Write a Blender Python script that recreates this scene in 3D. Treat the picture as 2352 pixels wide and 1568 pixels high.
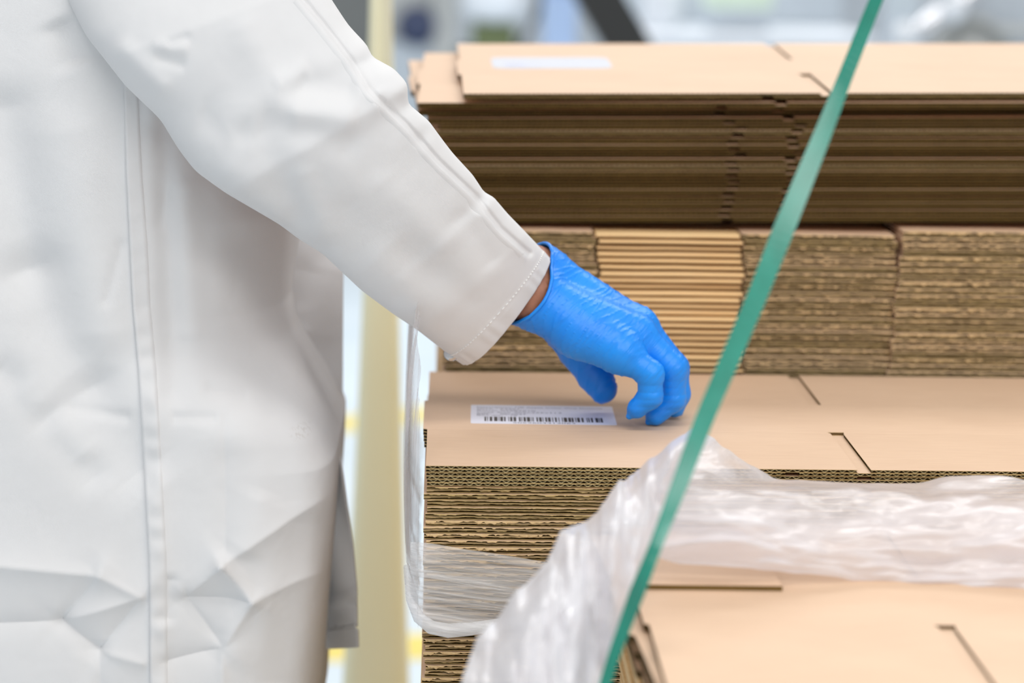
import bpy, math, random
import numpy as np
from mathutils import Matrix, Vector, noise as mnoise

# ---------------------------------------------------------------- clear
for o in list(bpy.data.objects):
    bpy.data.objects.remove(o, do_unlink=True)
SC = bpy.context.scene
COL = SC.collection

# ---------------------------------------------------------------- camera
# world: origin = front left top corner of the carton pile with the label, X right, Y away, Z up (metres)
FPX = 5879.0
PITCH, YAW, ROLL = .16376, .02773, .01579
CPOS = np.array([.01009, -1.72589, .37258])
cp, sp, cy_, sy_, cr, sr = math.cos(PITCH), math.sin(PITCH), math.cos(YAW), math.sin(YAW), math.cos(ROLL), math.sin(ROLL)
FW = np.array([sy_*cp, cy_*cp, -sp]); RT0 = np.array([cy_, -sy_, 0]); UP0 = np.cross(RT0, FW)
RT = cr*RT0+sr*UP0; UP = -sr*RT0+cr*UP0
cam = bpy.data.cameras.new('camera'); cam.lens = 36*FPX/2352; cam.sensor_width = 36
cam.clip_start = .05; cam.clip_end = 100
cam.dof.use_dof = True; cam.dof.focus_distance = 1.81; cam.dof.aperture_fstop = 4.2
camo = bpy.data.objects.new('camera', cam); COL.objects.link(camo)
m = Matrix.Identity(4)
for i in range(3):
    m[i][0], m[i][1], m[i][2], m[i][3] = RT[i], UP[i], -FW[i], CPOS[i]
camo.matrix_world = m
SC.camera = camo

def at(px, py, Y):
    """world point at depth Y that the photograph shows at (px, py)"""
    d = FW+RT*(px-1176)/FPX-UP*(py-784)/FPX
    return CPOS+d*((Y-CPOS[1])/d[1])
def atz(px, py, Z):
    d = FW+RT*(px-1176)/FPX-UP*(py-784)/FPX
    return CPOS+d*((Z-CPOS[2])/d[2])
def topx(P):
    d = np.asarray(P)-CPOS
    w = d@FW
    return 1176+FPX*(d@RT)/w, 784-FPX*(d@UP)/w

# ---------------------------------------------------------------- world, lights, exposure
W = bpy.data.worlds.new('world'); SC.world = W; W.use_nodes = True
bgn = W.node_tree.nodes['Background']
bgn.inputs[0].default_value = (.93, .965, 1, 1); bgn.inputs[1].default_value = .60
def area(name, loc, sx, sy, power, col=(1, 1, 1), rot=(0, 0, 0)):
    l = bpy.data.lights.new(name, 'AREA'); l.shape = 'RECTANGLE'; l.size = sx; l.size_y = sy; l.energy = power; l.color = col
    o = bpy.data.objects.new(name, l); COL.objects.link(o); o.location = loc; o.rotation_euler = rot
    return o
area('ceiling_light_near', (.4, -.9, 2.3), 2.6, .7, 30, (1, .97, .94))
area('ceiling_light_far', (.5, 2.3, 2.3), 3.2, .8, 54, (1, .98, .96))
area('fill_light_behind', (1.5, -3.4, 2.4), 4.0, 1.2, 118, (1, .985, .97))  # added lamp behind the camera, fills the coat and puts glare on the strap
area('ceiling_light_hall', (0, 6.0, 2.6), 6, 1.5, 165, (.97, .99, 1))
SC.view_settings.view_transform = 'Standard'
SC.view_settings.look = 'None'
SC.view_settings.exposure = .0
SC.view_settings.gamma = 1
SC.view_settings.use_curve_mapping = False

# ---------------------------------------------------------------- helpers
def tag(o, label=None, cat=None, group=None, kind=None):
    if label: o['label'] = label
    if cat: o['category'] = cat
    if group: o['group'] = group
    if kind: o['kind'] = kind
    return o
def empty(name, loc=(0, 0, 0), rot=(0, 0, 0)):
    o = bpy.data.objects.new(name, None); COL.objects.link(o)
    o.location = loc; o.rotation_euler = rot; o.empty_display_size = .05
    return o
def mesh(name, v, f, mats, mi=None, smooth=False):
    me = bpy.data.meshes.new(name)
    me.from_pydata([tuple(map(float, p)) for p in v], [], [tuple(map(int, q)) for q in f])
    for mm in (mats if isinstance(mats, (list, tuple)) else [mats]): me.materials.append(mm)
    if mi is not None: me.polygons.foreach_set('material_index', np.array(mi, dtype=np.int32))
    if smooth: me.polygons.foreach_set('use_smooth', np.ones(len(f), dtype=bool))
    me.update()
    return me
def obj(name, me, parent=None, loc=(0, 0, 0), rot=(0, 0, 0)):
    o = bpy.data.objects.new(name, me); COL.objects.link(o)
    o.location = loc; o.rotation_euler = rot
    if parent: o.parent = parent
    return o
class MB:
    def __init__(s): s.v = []; s.f = []; s.m = []
    def add(s, v, f, mi=0):
        b = len(s.v); s.v += [tuple(p) for p in v]; s.f += [tuple(b+i for i in q) for q in f]; s.m += [mi]*len(f) if isinstance(mi, int) else list(mi)
    def box(s, x0, x1, y0, y1, z0, z1, mi=0):
        s.add([(x0, y0, z0), (x1, y0, z0), (x1, y1, z0), (x0, y1, z0), (x0, y0, z1), (x1, y0, z1), (x1, y1, z1), (x0, y1, z1)],
              [(0, 3, 2, 1), (4, 5, 6, 7), (0, 1, 5, 4), (1, 2, 6, 5), (2, 3, 7, 6), (3, 0, 4, 7)], mi)
    def prism(s, poly, z0, z1, mi=0):
        n = len(poly)
        v = [(x, y, z0) for x, y in poly]+[(x, y, z1) for x, y in poly]
        f = [tuple(range(n-1, -1, -1)), tuple(range(n, 2*n))]+[(i, (i+1) % n, n+(i+1) % n, n+i) for i in range(n)]
        s.add(v, f, mi)
    def lathe(s, prof, n=24, c=(0, 0, 0), mi=0):
        v = []; f = []
        for r, z in prof:
            for k in range(n):
                a = 2*math.pi*k/n; v.append((c[0]+r*math.cos(a), c[1]+r*math.sin(a), c[2]+z))
        for j in range(len(prof)-1):
            for k in range(n):
                f.append((j*n+k, j*n+(k+1) % n, (j+1)*n+(k+1) % n, (j+1)*n+k))
        f.append(tuple(range(n-1, -1, -1))); f.append(tuple((len(prof)-1)*n+k for k in range(n)))
        s.add(v, f, mi)
    def tube(s, pts, r, n=12, mi=0):
        pts = [np.array(p, float) for p in pts]; v = []; f = []
        rr = r if isinstance(r, (list, tuple)) else [r]*len(pts)
        for i, p in enumerate(pts):
            t = pts[min(i+1, len(pts)-1)]-pts[max(i-1, 0)]; t /= np.linalg.norm(t)
            a = np.cross(t, [0, 0, 1]) if abs(t[2]) < .9 else np.cross(t, [1, 0, 0]); a /= np.linalg.norm(a); b = np.cross(t, a)
            for k in range(n):
                an = 2*math.pi*k/n; v.append(p+rr[i]*(a*math.cos(an)+b*math.sin(an)))
        for i in range(len(pts)-1):
            for k in range(n):
                f.append((i*n+k, (i+1)*n+k, (i+1)*n+(k+1) % n, i*n+(k+1) % n))
        f.append(tuple(range(n))); f.append(tuple((len(pts)-1)*n+k for k in range(n-1, -1, -1)))
        s.add(v, f, mi)
    def mesh(s, name, mats, smooth=False): return mesh(name, s.v, s.f, mats, s.m, smooth)
def grid_faces(nu, nv, wrap=False):
    f = []
    for i in range(nu-1):
        for j in range(nv if wrap else nv-1):
            k = (j+1) % nv
            f.append((i*nv+j, i*nv+k, (i+1)*nv+k, (i+1)*nv+j))
    return f

# ---------------------------------------------------------------- materials
class NT:
    def __init__(s, name):
        s.m = bpy.data.materials.new(name); s.m.use_nodes = True
        s.t = s.m.node_tree; s.n = s.t.nodes; s.p = s.n['Principled BSDF']; s.out = s.n['Material Output']
    def node(s, t, **k):
        n = s.n.new(t)
        for a, b in k.items():
            if a.startswith('i_'): n.inputs[int(a[2:])].default_value = b
            else: setattr(n, a, b)
        return n
    def link(s, a, b): s.t.links.new(a, b)
    def coord(s, scale=(1, 1, 1), rot=(0, 0, 0), kind='Object'):
        tc = s.node('ShaderNodeTexCoord'); mp = s.node('ShaderNodeMapping')
        mp.inputs['Scale'].default_value = scale; src = tc.outputs[kind]
        if any(rot):
            m0 = s.node('ShaderNodeMapping'); m0.inputs['Rotation'].default_value = rot; s.link(src, m0.inputs[0]); src = m0.outputs[0]
        s.link(src, mp.inputs[0]); return mp.outputs[0]
    def noise(s, vec, scale, detail=3, rough=.5, dist=0):
        n = s.node('ShaderNodeTexNoise'); n.inputs['Scale'].default_value = scale; n.inputs['Detail'].default_value = detail
        n.inputs['Roughness'].default_value = rough; n.inputs['Distortion'].default_value = dist; s.link(vec, n.inputs['Vector']); return n.outputs['Fac']
    def ramp(s, fac, stops):
        r = s.node('ShaderNodeValToRGB'); e = r.color_ramp.elements
        while len(e) < len(stops): e.new(.5)
        for el, (p, c) in zip(e, stops): el.position = p; el.color = (*c, 1) if len(c) == 3 else c
        s.link(fac, r.inputs[0]); return r.outputs[0]
    def bump(s, h, strength, dist, prev=None):
        b = s.node('ShaderNodeBump'); b.inputs['Strength'].default_value = strength; b.inputs['Distance'].default_value = dist
        s.link(h, b.inputs['Height'])
        if prev: s.link(prev, b.inputs['Normal'])
        return b.outputs[0]
    def math(s, op, a, b=None):
        n = s.node('ShaderNodeMath', operation=op)
        for i, x in enumerate((a, b)):
            if x is None: continue
            if isinstance(x, (int, float)): n.inputs[i].default_value = x
            else: s.link(x, n.inputs[i])
        return n.outputs[0]

def simple(name, col, rough=.5, metal=0, var=.06, scale=40, spec=.5):
    t = NT(name); c = np.array(col)
    f = t.noise(t.coord(), scale, 4)
    t.link(t.ramp(f, [(.3, tuple(c*(1-var))), (.7, tuple(np.minimum(c*(1+var), 1)))]), t.p.inputs['Base Color'])
    t.p.inputs['Roughness'].default_value = rough; t.p.inputs['Metallic'].default_value = metal
    t.p.inputs['Specular IOR Level'].default_value = spec
    return t.m
FA, FB, FD, FWID = .1275, .2425, .370, .566       # scores, depth and width of a flattened carton
PANL = .308
def kraft(name, c0, c1, score=False):
    t = NT(name)
    v = t.coord((30, 420, 420)); f = t.noise(v, 1, 5, .65)
    v2 = t.coord((9, 14, 14)); f2 = t.noise(v2, 1, 3)
    mixf = t.math('ADD', t.math('MULTIPLY', f, .55), t.math('MULTIPLY', f2, .45))
    col = t.ramp(mixf, [(.3, c0), (.7, c1)])
    t.link(col, t.p.inputs['Base Color'])
    t.p.inputs['Roughness'].default_value = .62; t.p.inputs['Specular IOR Level'].default_value = .35
    nb = t.bump(f, .25, .0006)
    if score:
        tc = t.node('ShaderNodeTexCoord'); sx = t.node('ShaderNodeSeparateXYZ'); t.link(tc.outputs['Object'], sx.inputs[0])
        h = None
        for y in (FA, FB):
            d = t.math('ABSOLUTE', t.math('SUBTRACT', sx.outputs[1], y))
            g = t.math('MINIMUM', t.math('DIVIDE', d, .0022), 1.0)
            h = g if h is None else t.math('MULTIPLY', h, g)
        nb = t.bump(h, .5, .0006, nb)
    t.link(nb, t.p.inputs['Normal'])
    return t.m
M_KRAFT = kraft('kraft_liner', (.66, .45, .30), (.76, .54, .37), True)
M_KRAFT2 = kraft('kraft_torn', (.56, .37, .165), (.84, .60, .33))
M_FLUTE_SHADED = kraft('kraft_flute_shaded', (.14, .083, .014), (.28, .175, .042))  # same paper as the lit fluting; the upper pile's shade is in the colour
M_FLUTE_LIT = kraft('kraft_flute_lit', (.42, .33, .16), (.60, .49, .27))  # lit copy of the fluting colour, for middle cartons and protruding rows
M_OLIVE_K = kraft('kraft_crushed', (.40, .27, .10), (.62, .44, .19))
M_EDGE_SHADED = kraft('kraft_edge_shaded', (.10, .056, .009), (.20, .118, .022))  # cut liner edges, darkened further to stand for shade in the upper pile
M_CORE_SHADED = kraft('kraft_core_shaded', (.07, .036, .008), (.13, .072, .019))  # shade inside flute holes and crushed recesses, put into the colour
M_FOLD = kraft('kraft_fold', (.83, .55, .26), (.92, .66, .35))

def m_cloth():
    t = NT('white_twill')
    f = t.noise(t.coord(), 14, 4)
    col = t.ramp(f, [(.3, (.70, .695, .695)), (.7, (.735, .73, .73))])
    # two faint rubbed dirt marks on the skirt
    tc = t.node('ShaderNodeTexCoord'); sf = t.noise(t.coord(), 300, 2, .6); mask = None
    for px, py, rad in ((690, 995, .010), (752, 981, .006)):
        vm = t.node('ShaderNodeVectorMath', operation='MULTIPLY'); q = at(px, py, .12)
        vs = t.node('ShaderNodeVectorMath', operation='SUBTRACT'); vs.inputs[1].default_value = tuple(q); t.link(tc.outputs['Object'], vs.inputs[0])
        vm.inputs[1].default_value = (1, .15, 1.6); t.link(vs.outputs[0], vm.inputs[0])
        ln = t.node('ShaderNodeVectorMath', operation='LENGTH'); t.link(vm.outputs[0], ln.inputs[0])
        g = t.math('MAXIMUM', t.math('SUBTRACT', 1.0, t.math('DIVIDE', ln.outputs['Value'], rad)), 0.0)
        mask = g if mask is None else t.math('MAXIMUM', mask, g)
    st = t.math('MULTIPLY', mask, t.math('MAXIMUM', t.math('SUBTRACT', sf, .46), 0.0)); st = t.math('MINIMUM', t.math('MULTIPLY', st, 2.5), .4)
    mxc = t.node('ShaderNodeMix', data_type='RGBA'); t.link(st, mxc.inputs[0]); t.link(col, mxc.inputs[6]); mxc.inputs[7].default_value = (.36, .30, .24, 1)
    t.link(mxc.outputs[2], t.p.inputs['Base Color'])
    t.p.inputs['Roughness'].default_value = .85; t.p.inputs['Specular IOR Level'].default_value = .2
    t.p.inputs['Sheen Weight'].default_value = .08
    w = t.node('ShaderNodeTexWave', wave_type='BANDS', bands_direction='X'); w.inputs['Scale'].default_value = 520; w.inputs['Distortion'].default_value = .6
    w.inputs['Detail'].default_value = 1
    t.link(t.coord((1, .2, 1), (0, math.radians(48), 0)), w.inputs['Vector'])
    b = t.bump(w.outputs['Fac'], .10, .0003)
    b = t.bump(t.noise(t.coord(), 30, 2, .5, .3), .16, .008, b)
    t.link(b, t.p.inputs['Normal'])
    return t.m
M_CLOTH = m_cloth()
M_STITCH = simple('stitch_thread', (.86, .85, .83), .8)

def m_glove():
    t = NT('blue_nitrile')
    f = t.noise(t.coord(), 30, 3)
    t.link(t.ramp(f, [(.3, (.002, .225, .84)), (.7, (.006, .29, .93))]), t.p.inputs['Base Color'])
    t.p.inputs['Roughness'].default_value = .40; t.p.inputs['Specular IOR Level'].default_value = .5
    t.p.inputs['Subsurface Weight'].default_value = .06; t.p.inputs['Subsurface Radius'].default_value = (.001, .002, .004)
    # fine wrinkles running across the hand
    wv = t.coord((260, 26, 26), (0, math.radians(-42), 0))
    r = t.noise(wv, 1, 2, .5, .3)
    rr = t.math('ABSOLUTE', t.math('SUBTRACT', r, .5))
    b = t.bump(rr, .5, .002)
    b = t.bump(t.noise(t.coord(), 900, 2), .12, .0003, b)
    t.link(b, t.p.inputs['Normal'])
    return t.m
M_GLOVE = m_glove()
M_SKIN = simple('brown_skin', (.36, .15, .085), .55, var=.12, scale=120)
M_TROUSER = simple('dark_trousers', (.05, .055, .07), .8)

def m_film(name, alpha_lo, alpha_hi, stretch, rot, white=(.90, .90, .93), scale=1, lo=.32, hi=.68, rough=.22):
    t = NT(name)
    v = t.coord(stretch, rot)
    f = t.noise(v, scale, 5, .6, .5)
    a = t.ramp(f, [(lo, (alpha_lo,)*3), (hi, (alpha_hi,)*3)])
    t.p.inputs['Base Color'].default_value = (*white, 1)
    t.p.inputs['Roughness'].default_value = rough; t.p.inputs['Specular IOR Level'].default_value = .9
    tl = t.node('ShaderNodeBsdfTranslucent'); tl.inputs[0].default_value = (*white, 1)
    mx0 = t.node('ShaderNodeMixShader'); mx0.inputs[0].default_value = .45
    t.link(t.p.outputs[0], mx0.inputs[1]); t.link(tl.outputs[0], mx0.inputs[2])
    tr = t.node('ShaderNodeBsdfTransparent'); tr.inputs[0].default_value = (.97, .975, .98, 1)
    mx = t.node('ShaderNodeMixShader')
    t.link(a, mx.inputs[0]); t.link(tr.outputs[0], mx.inputs[1]); t.link(mx0.outputs[0], mx.inputs[2])
    t.link(mx.outputs[0], t.out.inputs[0])
    b = t.bump(f, .8, .004)
    t.link(b, t.p.inputs['Normal'])
    return t.m

# ---------------------------------------------------------------- setting
FLOOR = -.94
def m_floor():
    t = NT('epoxy_floor')
    f = t.noise(t.coord(), 2.5, 5)
    t.link(t.ramp(f, [(.3, (.70, .79, .86)), (.7, (.76, .84, .90))]), t.p.inputs['Base Color'])
    t.p.inputs['Roughness'].default_value = .28
    return t.m
b = MB(); b.box(-7, 7, -4, 14, FLOOR-.1, FLOOR); tag(obj('floor', b.mesh('floor', m_floor())), kind='structure')
b = MB(); b.box(-7, 7, 14, 14.15, FLOOR, 3.2); tag(obj('wall_back', b.mesh('wall_back', simple('wall_paint', (.70, .74, .78), .7, scale=3))), kind='structure')
M_YEL = simple('floor_yellow', (.88, .70, .16), .4, scale=8)
def line(x0, y0, x1, y1, w, label):
    d = np.array([x1-x0, y1-y0]); d = d/np.linalg.norm(d); n = np.array([-d[1], d[0]])*w/2
    b = MB(); b.prism([(x0-n[0], y0-n[1]), (x1-n[0], y1-n[1]), (x1+n[0], y1+n[1]), (x0+n[0], y0+n[1])], FLOOR, FLOOR+.002)
    tag(obj('floor_marking', b.mesh('floor_marking', M_YEL)), label, 'floor marking')

# ---------------------------------------------------------------- flattened cartons
LH = .00225            # one corrugated wall
CT = .0047             # one flattened carton (two walls)
SLOT = .0095
def outline(slot, inset=0.):
    a, bb, D, Wd = FA, FB, FD-inset, FWID-inset
    s0, s1, i = slot-SLOT, slot, inset
    y0 = inset
    return [(i, y0), (s0-i*.3, y0), (s0-i*.3, a-.001), (s0-.002, a+.0035), (s1+.001, a+.0035), (s1+i*.3, a-.003), (s1+i*.3, y0), (Wd, y0), (Wd, a), (Wd+.003, a+.002), (Wd+.003, bb-.002), (Wd, bb), (Wd, D),
            (s1+i*.3, D), (s1+i*.3, bb+.003), (s1, bb-.0025), (s0, bb-.0025), (s0-i*.3, bb+.003), (s0-i*.3, D), (i, D), (i, bb), (-.003+i, bb-.002), (-.003+i, a+.002), (i, a)]
def panel_mesh(name, slot, z_top, edge=None):
    b = MB(); t = .00034
    ns = len(outline(slot))
    b.prism(outline(slot), z_top-t, z_top, [1, 0]+[2]*ns)
    b.prism(outline(slot), z_top-LH, z_top-LH+t, [0, 1]+[2]*ns)
    b.prism(outline(slot, .022), z_top-LH+t, z_top-t, 1)
    return b.mesh(name, [M_KRAFT, M_CORE_SHADED, edge or M_EDGE_SHADED])
def flute_mesh(name, slot, z_top, phase, pitch=.0063, seed=0, mat=None, th=.00026):
    rng = random.Random(seed)
    t = .00034; zc = z_top-LH/2; amp = LH/2-t*.8-th/2+.00012
    b = MB(); seg = 12
    for x0, x1 in ((.0015, slot-SLOT-.0005), (slot+.0005, FWID-.001)):
        n = int((x1-x0)/pitch*seg); rows = []
        xs = np.linspace(x0, x1, n)
        wob = 0
        for x in xs:
            wob += rng.uniform(-.02, .02); wob *= .98
            ph = (x/pitch+phase)*2*math.pi+wob
            s = math.sin(ph); z = zc+amp*max(-1, min(1, 1.12*(2/math.pi)*math.asin(.985*s)))
            yf = .0004+.0003*math.sin(x*310+phase*7)+rng.uniform(-.00015, .00015)
            rows.append([(x, yf, z+th/2), (x, yf, z-th/2), (x, .0225, z-th/2), (x, .0225, z+th/2)])
        v = [p for r in rows for p in r]; f = []
        for i in range(n-1):
            o = i*4; q = o+4
            f += [(o+1, q+1, q, o), (o+2, q+2, q+1, o+1), (o, q, q+3, o+3)]
        b.add(v, f)
    return b.mesh(name, mat or M_FLUTE_SHADED)
UP_SLOT, LO_SLOT = PANL, FWID-PANL
PU = panel_mesh('upper_panel', UP_SLOT, 0)
PL_ = panel_mesh('lower_panel', LO_SLOT, -LH-.0001)
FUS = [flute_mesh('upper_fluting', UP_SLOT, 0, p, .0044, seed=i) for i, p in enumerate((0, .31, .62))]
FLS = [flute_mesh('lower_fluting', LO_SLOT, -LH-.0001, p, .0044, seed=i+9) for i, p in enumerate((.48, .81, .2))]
MU = panel_mesh('upper_panel', UP_SLOT, 0, M_OLIVE_K); ML = panel_mesh('lower_panel', LO_SLOT, -LH-.0001, M_OLIVE_K)
MFU = [flute_mesh('upper_fluting', UP_SLOT, 0, p, .0063, i+30, M_FLUTE_LIT, .0004) for i, p in enumerate((0, .1, .05))]
MFL = [flute_mesh('lower_fluting', LO_SLOT, -LH-.0001, p, .0063, i+40, M_FLUTE_LIT, .0004) for i, p in enumerate((.02, .62, .1))]
TFU = flute_mesh('upper_fluting', UP_SLOT, 0, .0, .0044, 71, M_FLUTE_LIT, .0003); TFL = flute_mesh('lower_fluting', LO_SLOT, -LH-.0001, .5, .0044, 72, M_OLIVE_K, .0003)
NEAR_SLOT = .178
PU2 = panel_mesh('upper_panel', NEAR_SLOT, 0); FU2 = flute_mesh('upper_fluting', NEAR_SLOT, 0, .1, seed=4)
def fluted_carton(loc, rot, label, group, k=0, alt=False, mid=False):
    e = empty('flat_carton', loc, rot); tag(e, label, 'cardboard', group)
    if mid:
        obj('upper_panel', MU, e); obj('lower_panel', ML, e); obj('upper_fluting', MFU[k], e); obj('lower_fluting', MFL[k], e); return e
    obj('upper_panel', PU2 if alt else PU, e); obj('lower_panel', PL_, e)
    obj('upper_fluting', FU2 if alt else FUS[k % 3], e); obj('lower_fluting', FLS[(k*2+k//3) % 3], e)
    return e

def smooth_noise(n, rng, step, amp):
    m_ = max(3, int(n/step)+3); a = np.array([rng.uniform(-1, 1) for _ in range(m_)])
    return amp*np.interp(np.arange(n)/step, np.arange(m_), a)
def crushed_rows(b, x0, x1, z_top, h, depth, rng, droop, dx=.0011, back=0.):
    """one wall whose cut edge is crushed: torn outer liner hanging over squashed flutes"""
    n = int((x1-x0)/dx)+2; xs = np.linspace(x0, x1, n)
    jt = smooth_noise(n, rng, 5, .0005)+smooth_noise(n, rng, 1.5, .0003)
    jb = smooth_noise(n, rng, 6, .0005)+smooth_noise(n, rng, 1.5, .0003)
    jm = smooth_noise(n, rng, 3, .0006)
    dr = np.clip(smooth_noise(n, rng, 4, 1)*.6+smooth_noise(n, rng, 1.6, 1)*.6+rng.uniform(-.5, .4), 0, 1)*droop
    chip = np.zeros(n); i = 0
    while i < n:
        L = rng.choice((1, 2, 2, 3, 4, 6)); chip[i:i+L] = rng.choice((0, 0, 0, .25, .5, .9)); i += L
    dr = dr+chip*droop*.9; jt = jt-chip*.0004*(droop > .0003)
    zz = smooth_noise(n, rng, 14, .00018)
    jt = jt*1.5+back; jb = jb+back+.0004; jm = jm+back
    v = []
    for i, x in enumerate(xs):
        z = z_top+zz[i]
        v += [(x, depth, z_top), (x, .006, z), (x, jt[i], z-.0001), (x, jt[i]-.0002, z-.0004-dr[i]*.8), (x, jt[i]+.0003, z-.00055-dr[i]),
              (x, .0036+jm[i], z-.0007-dr[i]*.8), (x, .0040+jm[i], z-h*.68), (x, .0004+jb[i], z-h*.76), (x, .0002+jb[i], z-h+.00012), (x, .006, z-h), (x, depth, z_top-h)]
    w = 11; f = []; mi = []
    ms = [0, 0, 1, 1, 3, 3, 2, 1, 2, 2]
    for i in range(n-1):
        for j in range(w-1):
            f.append((i*w+j, i*w+j+1, (i+1)*w+j+1, (i+1)*w+j)); mi.append(ms[j])
        f.append((i*w+w-1, i*w, (i+1)*w, (i+1)*w+w-1)); mi.append(2)
    f.append(tuple(range(w))); mi.append(0)
    f.append(tuple((n-1)*w+j for j in range(w-1, -1, -1))); mi.append(0)
    b.add(v, f, mi)
CM = [M_KRAFT, M_KRAFT2, M_FLUTE_SHADED, M_CORE_SHADED]; CMO = [M_KRAFT, M_OLIVE_K, M_FLUTE_SHADED, M_CORE_SHADED]
def crushed_panel(name, xr, z_top, h, depth, seed, droop, back=0., olive=False):
    rng = random.Random(seed); b = MB()
    for x0, x1 in xr: crushed_rows(b, x0, x1, z_top, h, depth, rng, droop, back=back)
    return b.mesh(name, CMO if olive else CM)
CRU = [crushed_panel('upper_panel', [(0, UP_SLOT-SLOT), (UP_SLOT, FWID)], 0, LH, FD, 20+i, d, 0, i > 3) for i, d in enumerate((.0012, .0007, .0015, .0010, .0006, .0002, .0004, .0008))]
CRL = [crushed_panel('lower_panel', [(0, LO_SLOT-SLOT), (LO_SLOT, FWID)], -LH-.0001, LH, FD, 40+i, d, .0011, True) for i, d in enumerate((.0002, .0005, .0003, .0001))]
def crushed_carton(loc, rot, label, group, k=0):
    e = empty('flat_carton', loc, rot); tag(e, label, 'cardboard', group)
    obj('upper_panel', CRU[k % 4+(4 if k < 8 else 0)], e); obj('lower_panel', CRL[(k*3+k//4) % 4], e)
    return e
# cartons seen from their folded side: smooth fold of the body between two cut flaps
RH = .0052
RA, RB, RD = .1300, .2520, .3815
ORD = lambda k: f'{k}{"th" if 10 <= k % 100 <= 20 else {1: "st", 2: "nd", 3: "rd"}.get(k % 10, "th")}'
def fold_mesh(seed):
    rng = random.Random(seed); b = MB(); x0, x1 = RA+.001, RB+.000
    n = 40; xs = np.linspace(x0, x1, n); k = 9
    wz = smooth_noise(n, rng, 10, .0002); wy = smooth_noise(n, rng, 12, .0004); v = []
    for i, x in enumerate(xs):
        for j in range(k):
            a = math.pi*j/(k-1)
            v.append((x, .0012+wy[i]+.0032*(1-math.sin(a)**.7), -RH/2+wz[i]+math.cos(a)*(RH/2-.0007-.0003*(seed % 3))))
        v += [(x, .05, -RH+.0004), (x, .05, -.0004)]
    w = k+2; f = []
    for i in range(n-1):
        for j in range(w):
            q = (j+1) % w; f.append((i*w+j, i*w+q, (i+1)*w+q, (i+1)*w+j))
    f.append(tuple(range(w))); f.append(tuple((n-1)*w+j for j in range(w-1, -1, -1)))
    return b, v, f
FOLDS = []
for s_ in range(4):
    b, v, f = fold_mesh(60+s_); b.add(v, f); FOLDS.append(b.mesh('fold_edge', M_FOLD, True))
RCU = [crushed_panel('upper_panel', [(0, RA-.0012), (RB+.0016, RD)], 0, RH/2-.0006, FWID, 70+i, d, 0, i == 1) for i, d in enumerate((.0012, .0004, .0016, .0008))]
RCL = [crushed_panel('lower_panel', [(0, RA-.0012), (RB+.0016, RD)], -RH/2-.0002, RH/2-.0004, FWID, 80+i, d, .0010, i != 1) for i, d in enumerate((.0002, .0010, .0005, .0007))]
b = MB(); b.box(RA-.004, RB+.004, .045, FWID, -RH+.0004, -.0004); RBODY = b.mesh('body_panel', M_KRAFT)
def folded_carton(loc, rot, label, group, k=0):
    e = empty('flat_carton', loc, rot); tag(e, label, 'cardboard', group)
    obj('upper_panel', RCU[k % 4], e); obj('lower_panel', RCL[(k*3+k//4) % 4], e)
    obj('fold_edge', FOLDS[(k+k//4) % 4], e); obj('body_panel', RBODY, e)
    return e
def pile(x0, x1, y0, y1, z0, z1, label, seed):
    rng = random.Random(seed); b = MB(); z = z1; th = .0049
    while z-th > z0:
        dx, dy = rng.uniform(-.003, .003), rng.uniform(0, .002)
        b.box(x0+dx, x1+dx, y0+dy, y1+dy, z-th+.0004, z); z -= th
    if z-z0 > .0004: b.box(x0, x1, y0, y1, z0, z)
    o = obj('carton_pile', b.mesh('carton_pile', [M_KRAFT2])); tag(o, label, 'cardboard', kind='stuff')
RNG = random.Random(5)
DECK = FLOOR+.144
# labelled pile in the middle
N_MID = 34
for k in range(N_MID):
    z = -k*CT-(.0004 if k else 0)-(.0006 if k > 2 else 0)
    dx = 0 if k == 0 else RNG.uniform(-.0014, .0014); dy = 0 if k == 0 else RNG.uniform(0, .0012)
    if k < 3:
        lab = ('flattened cardboard carton on top of its pile, carrying the barcode label beneath the gloved hand',
               'flattened carton with clean wavy flutes directly beneath the barcode-labelled top carton',
               'third flattened carton down from the barcode-labelled one, last with clean wavy flutes')[k]
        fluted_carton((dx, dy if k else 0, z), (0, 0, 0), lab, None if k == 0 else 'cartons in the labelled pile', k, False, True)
    else:
        crushed_carton((dx, dy, z), (0, 0, 0), f'flattened carton with crushed torn edge, {ORD(k+1)} down counting from the barcode-labelled one', 'cartons in the labelled pile', k)
pile(0, FWID, .002, FD, DECK, -N_MID*CT-.0012, 'lower flattened cartons on the pallet under the labelled pile', 1)
# two piles behind, turned a quarter so that their folded sides show
ZB = .1155; N_BL = 23
for k in range(N_BL):
    z = ZB-k*.00545+(RNG.uniform(-.00008, .00008) if k else 0)
    folded_carton((.0085+RNG.uniform(-.0022, .0022)+k*.00012, .392+RNG.choice((0, .0004, .0012, .0025, .0035))+k*.00008, z), (0, 0, 0),
                  'topmost flattened carton showing a smooth folded edge, under the upper pile' if k == 0 else
                  f'carton with smooth fold between rough flaps, {ORD(k+1)} down in the pile behind the gloved hand', 'cartons with folded edges behind the hand' if k else None, k)
pile(.008, .008+RD, .394, .394+FWID, DECK, ZB-N_BL*.00545-.0006, 'lower flattened cartons on the pallet under the folded-edge pile', 2)
N_BR = 24
for k in range(N_BR):
    folded_carton((.3938+RNG.uniform(-.002, .002)-k*.0003, .388+RNG.choice((0, .0004, .0014, .0026)), ZB+.0045-k*.0054+(RNG.uniform(-.00008, .00008) if k else 0)), (0, 0, 0),
                  'topmost rough-edged flattened carton beside the folded-edge pile, behind the green strap' if k == 0 else
                  f'rough-edged carton, {ORD(k+1)} down in the pile beside the smooth-folded pile behind the glove', 'rough-edged cartons past the strap' if k else None, k+2)
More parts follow.
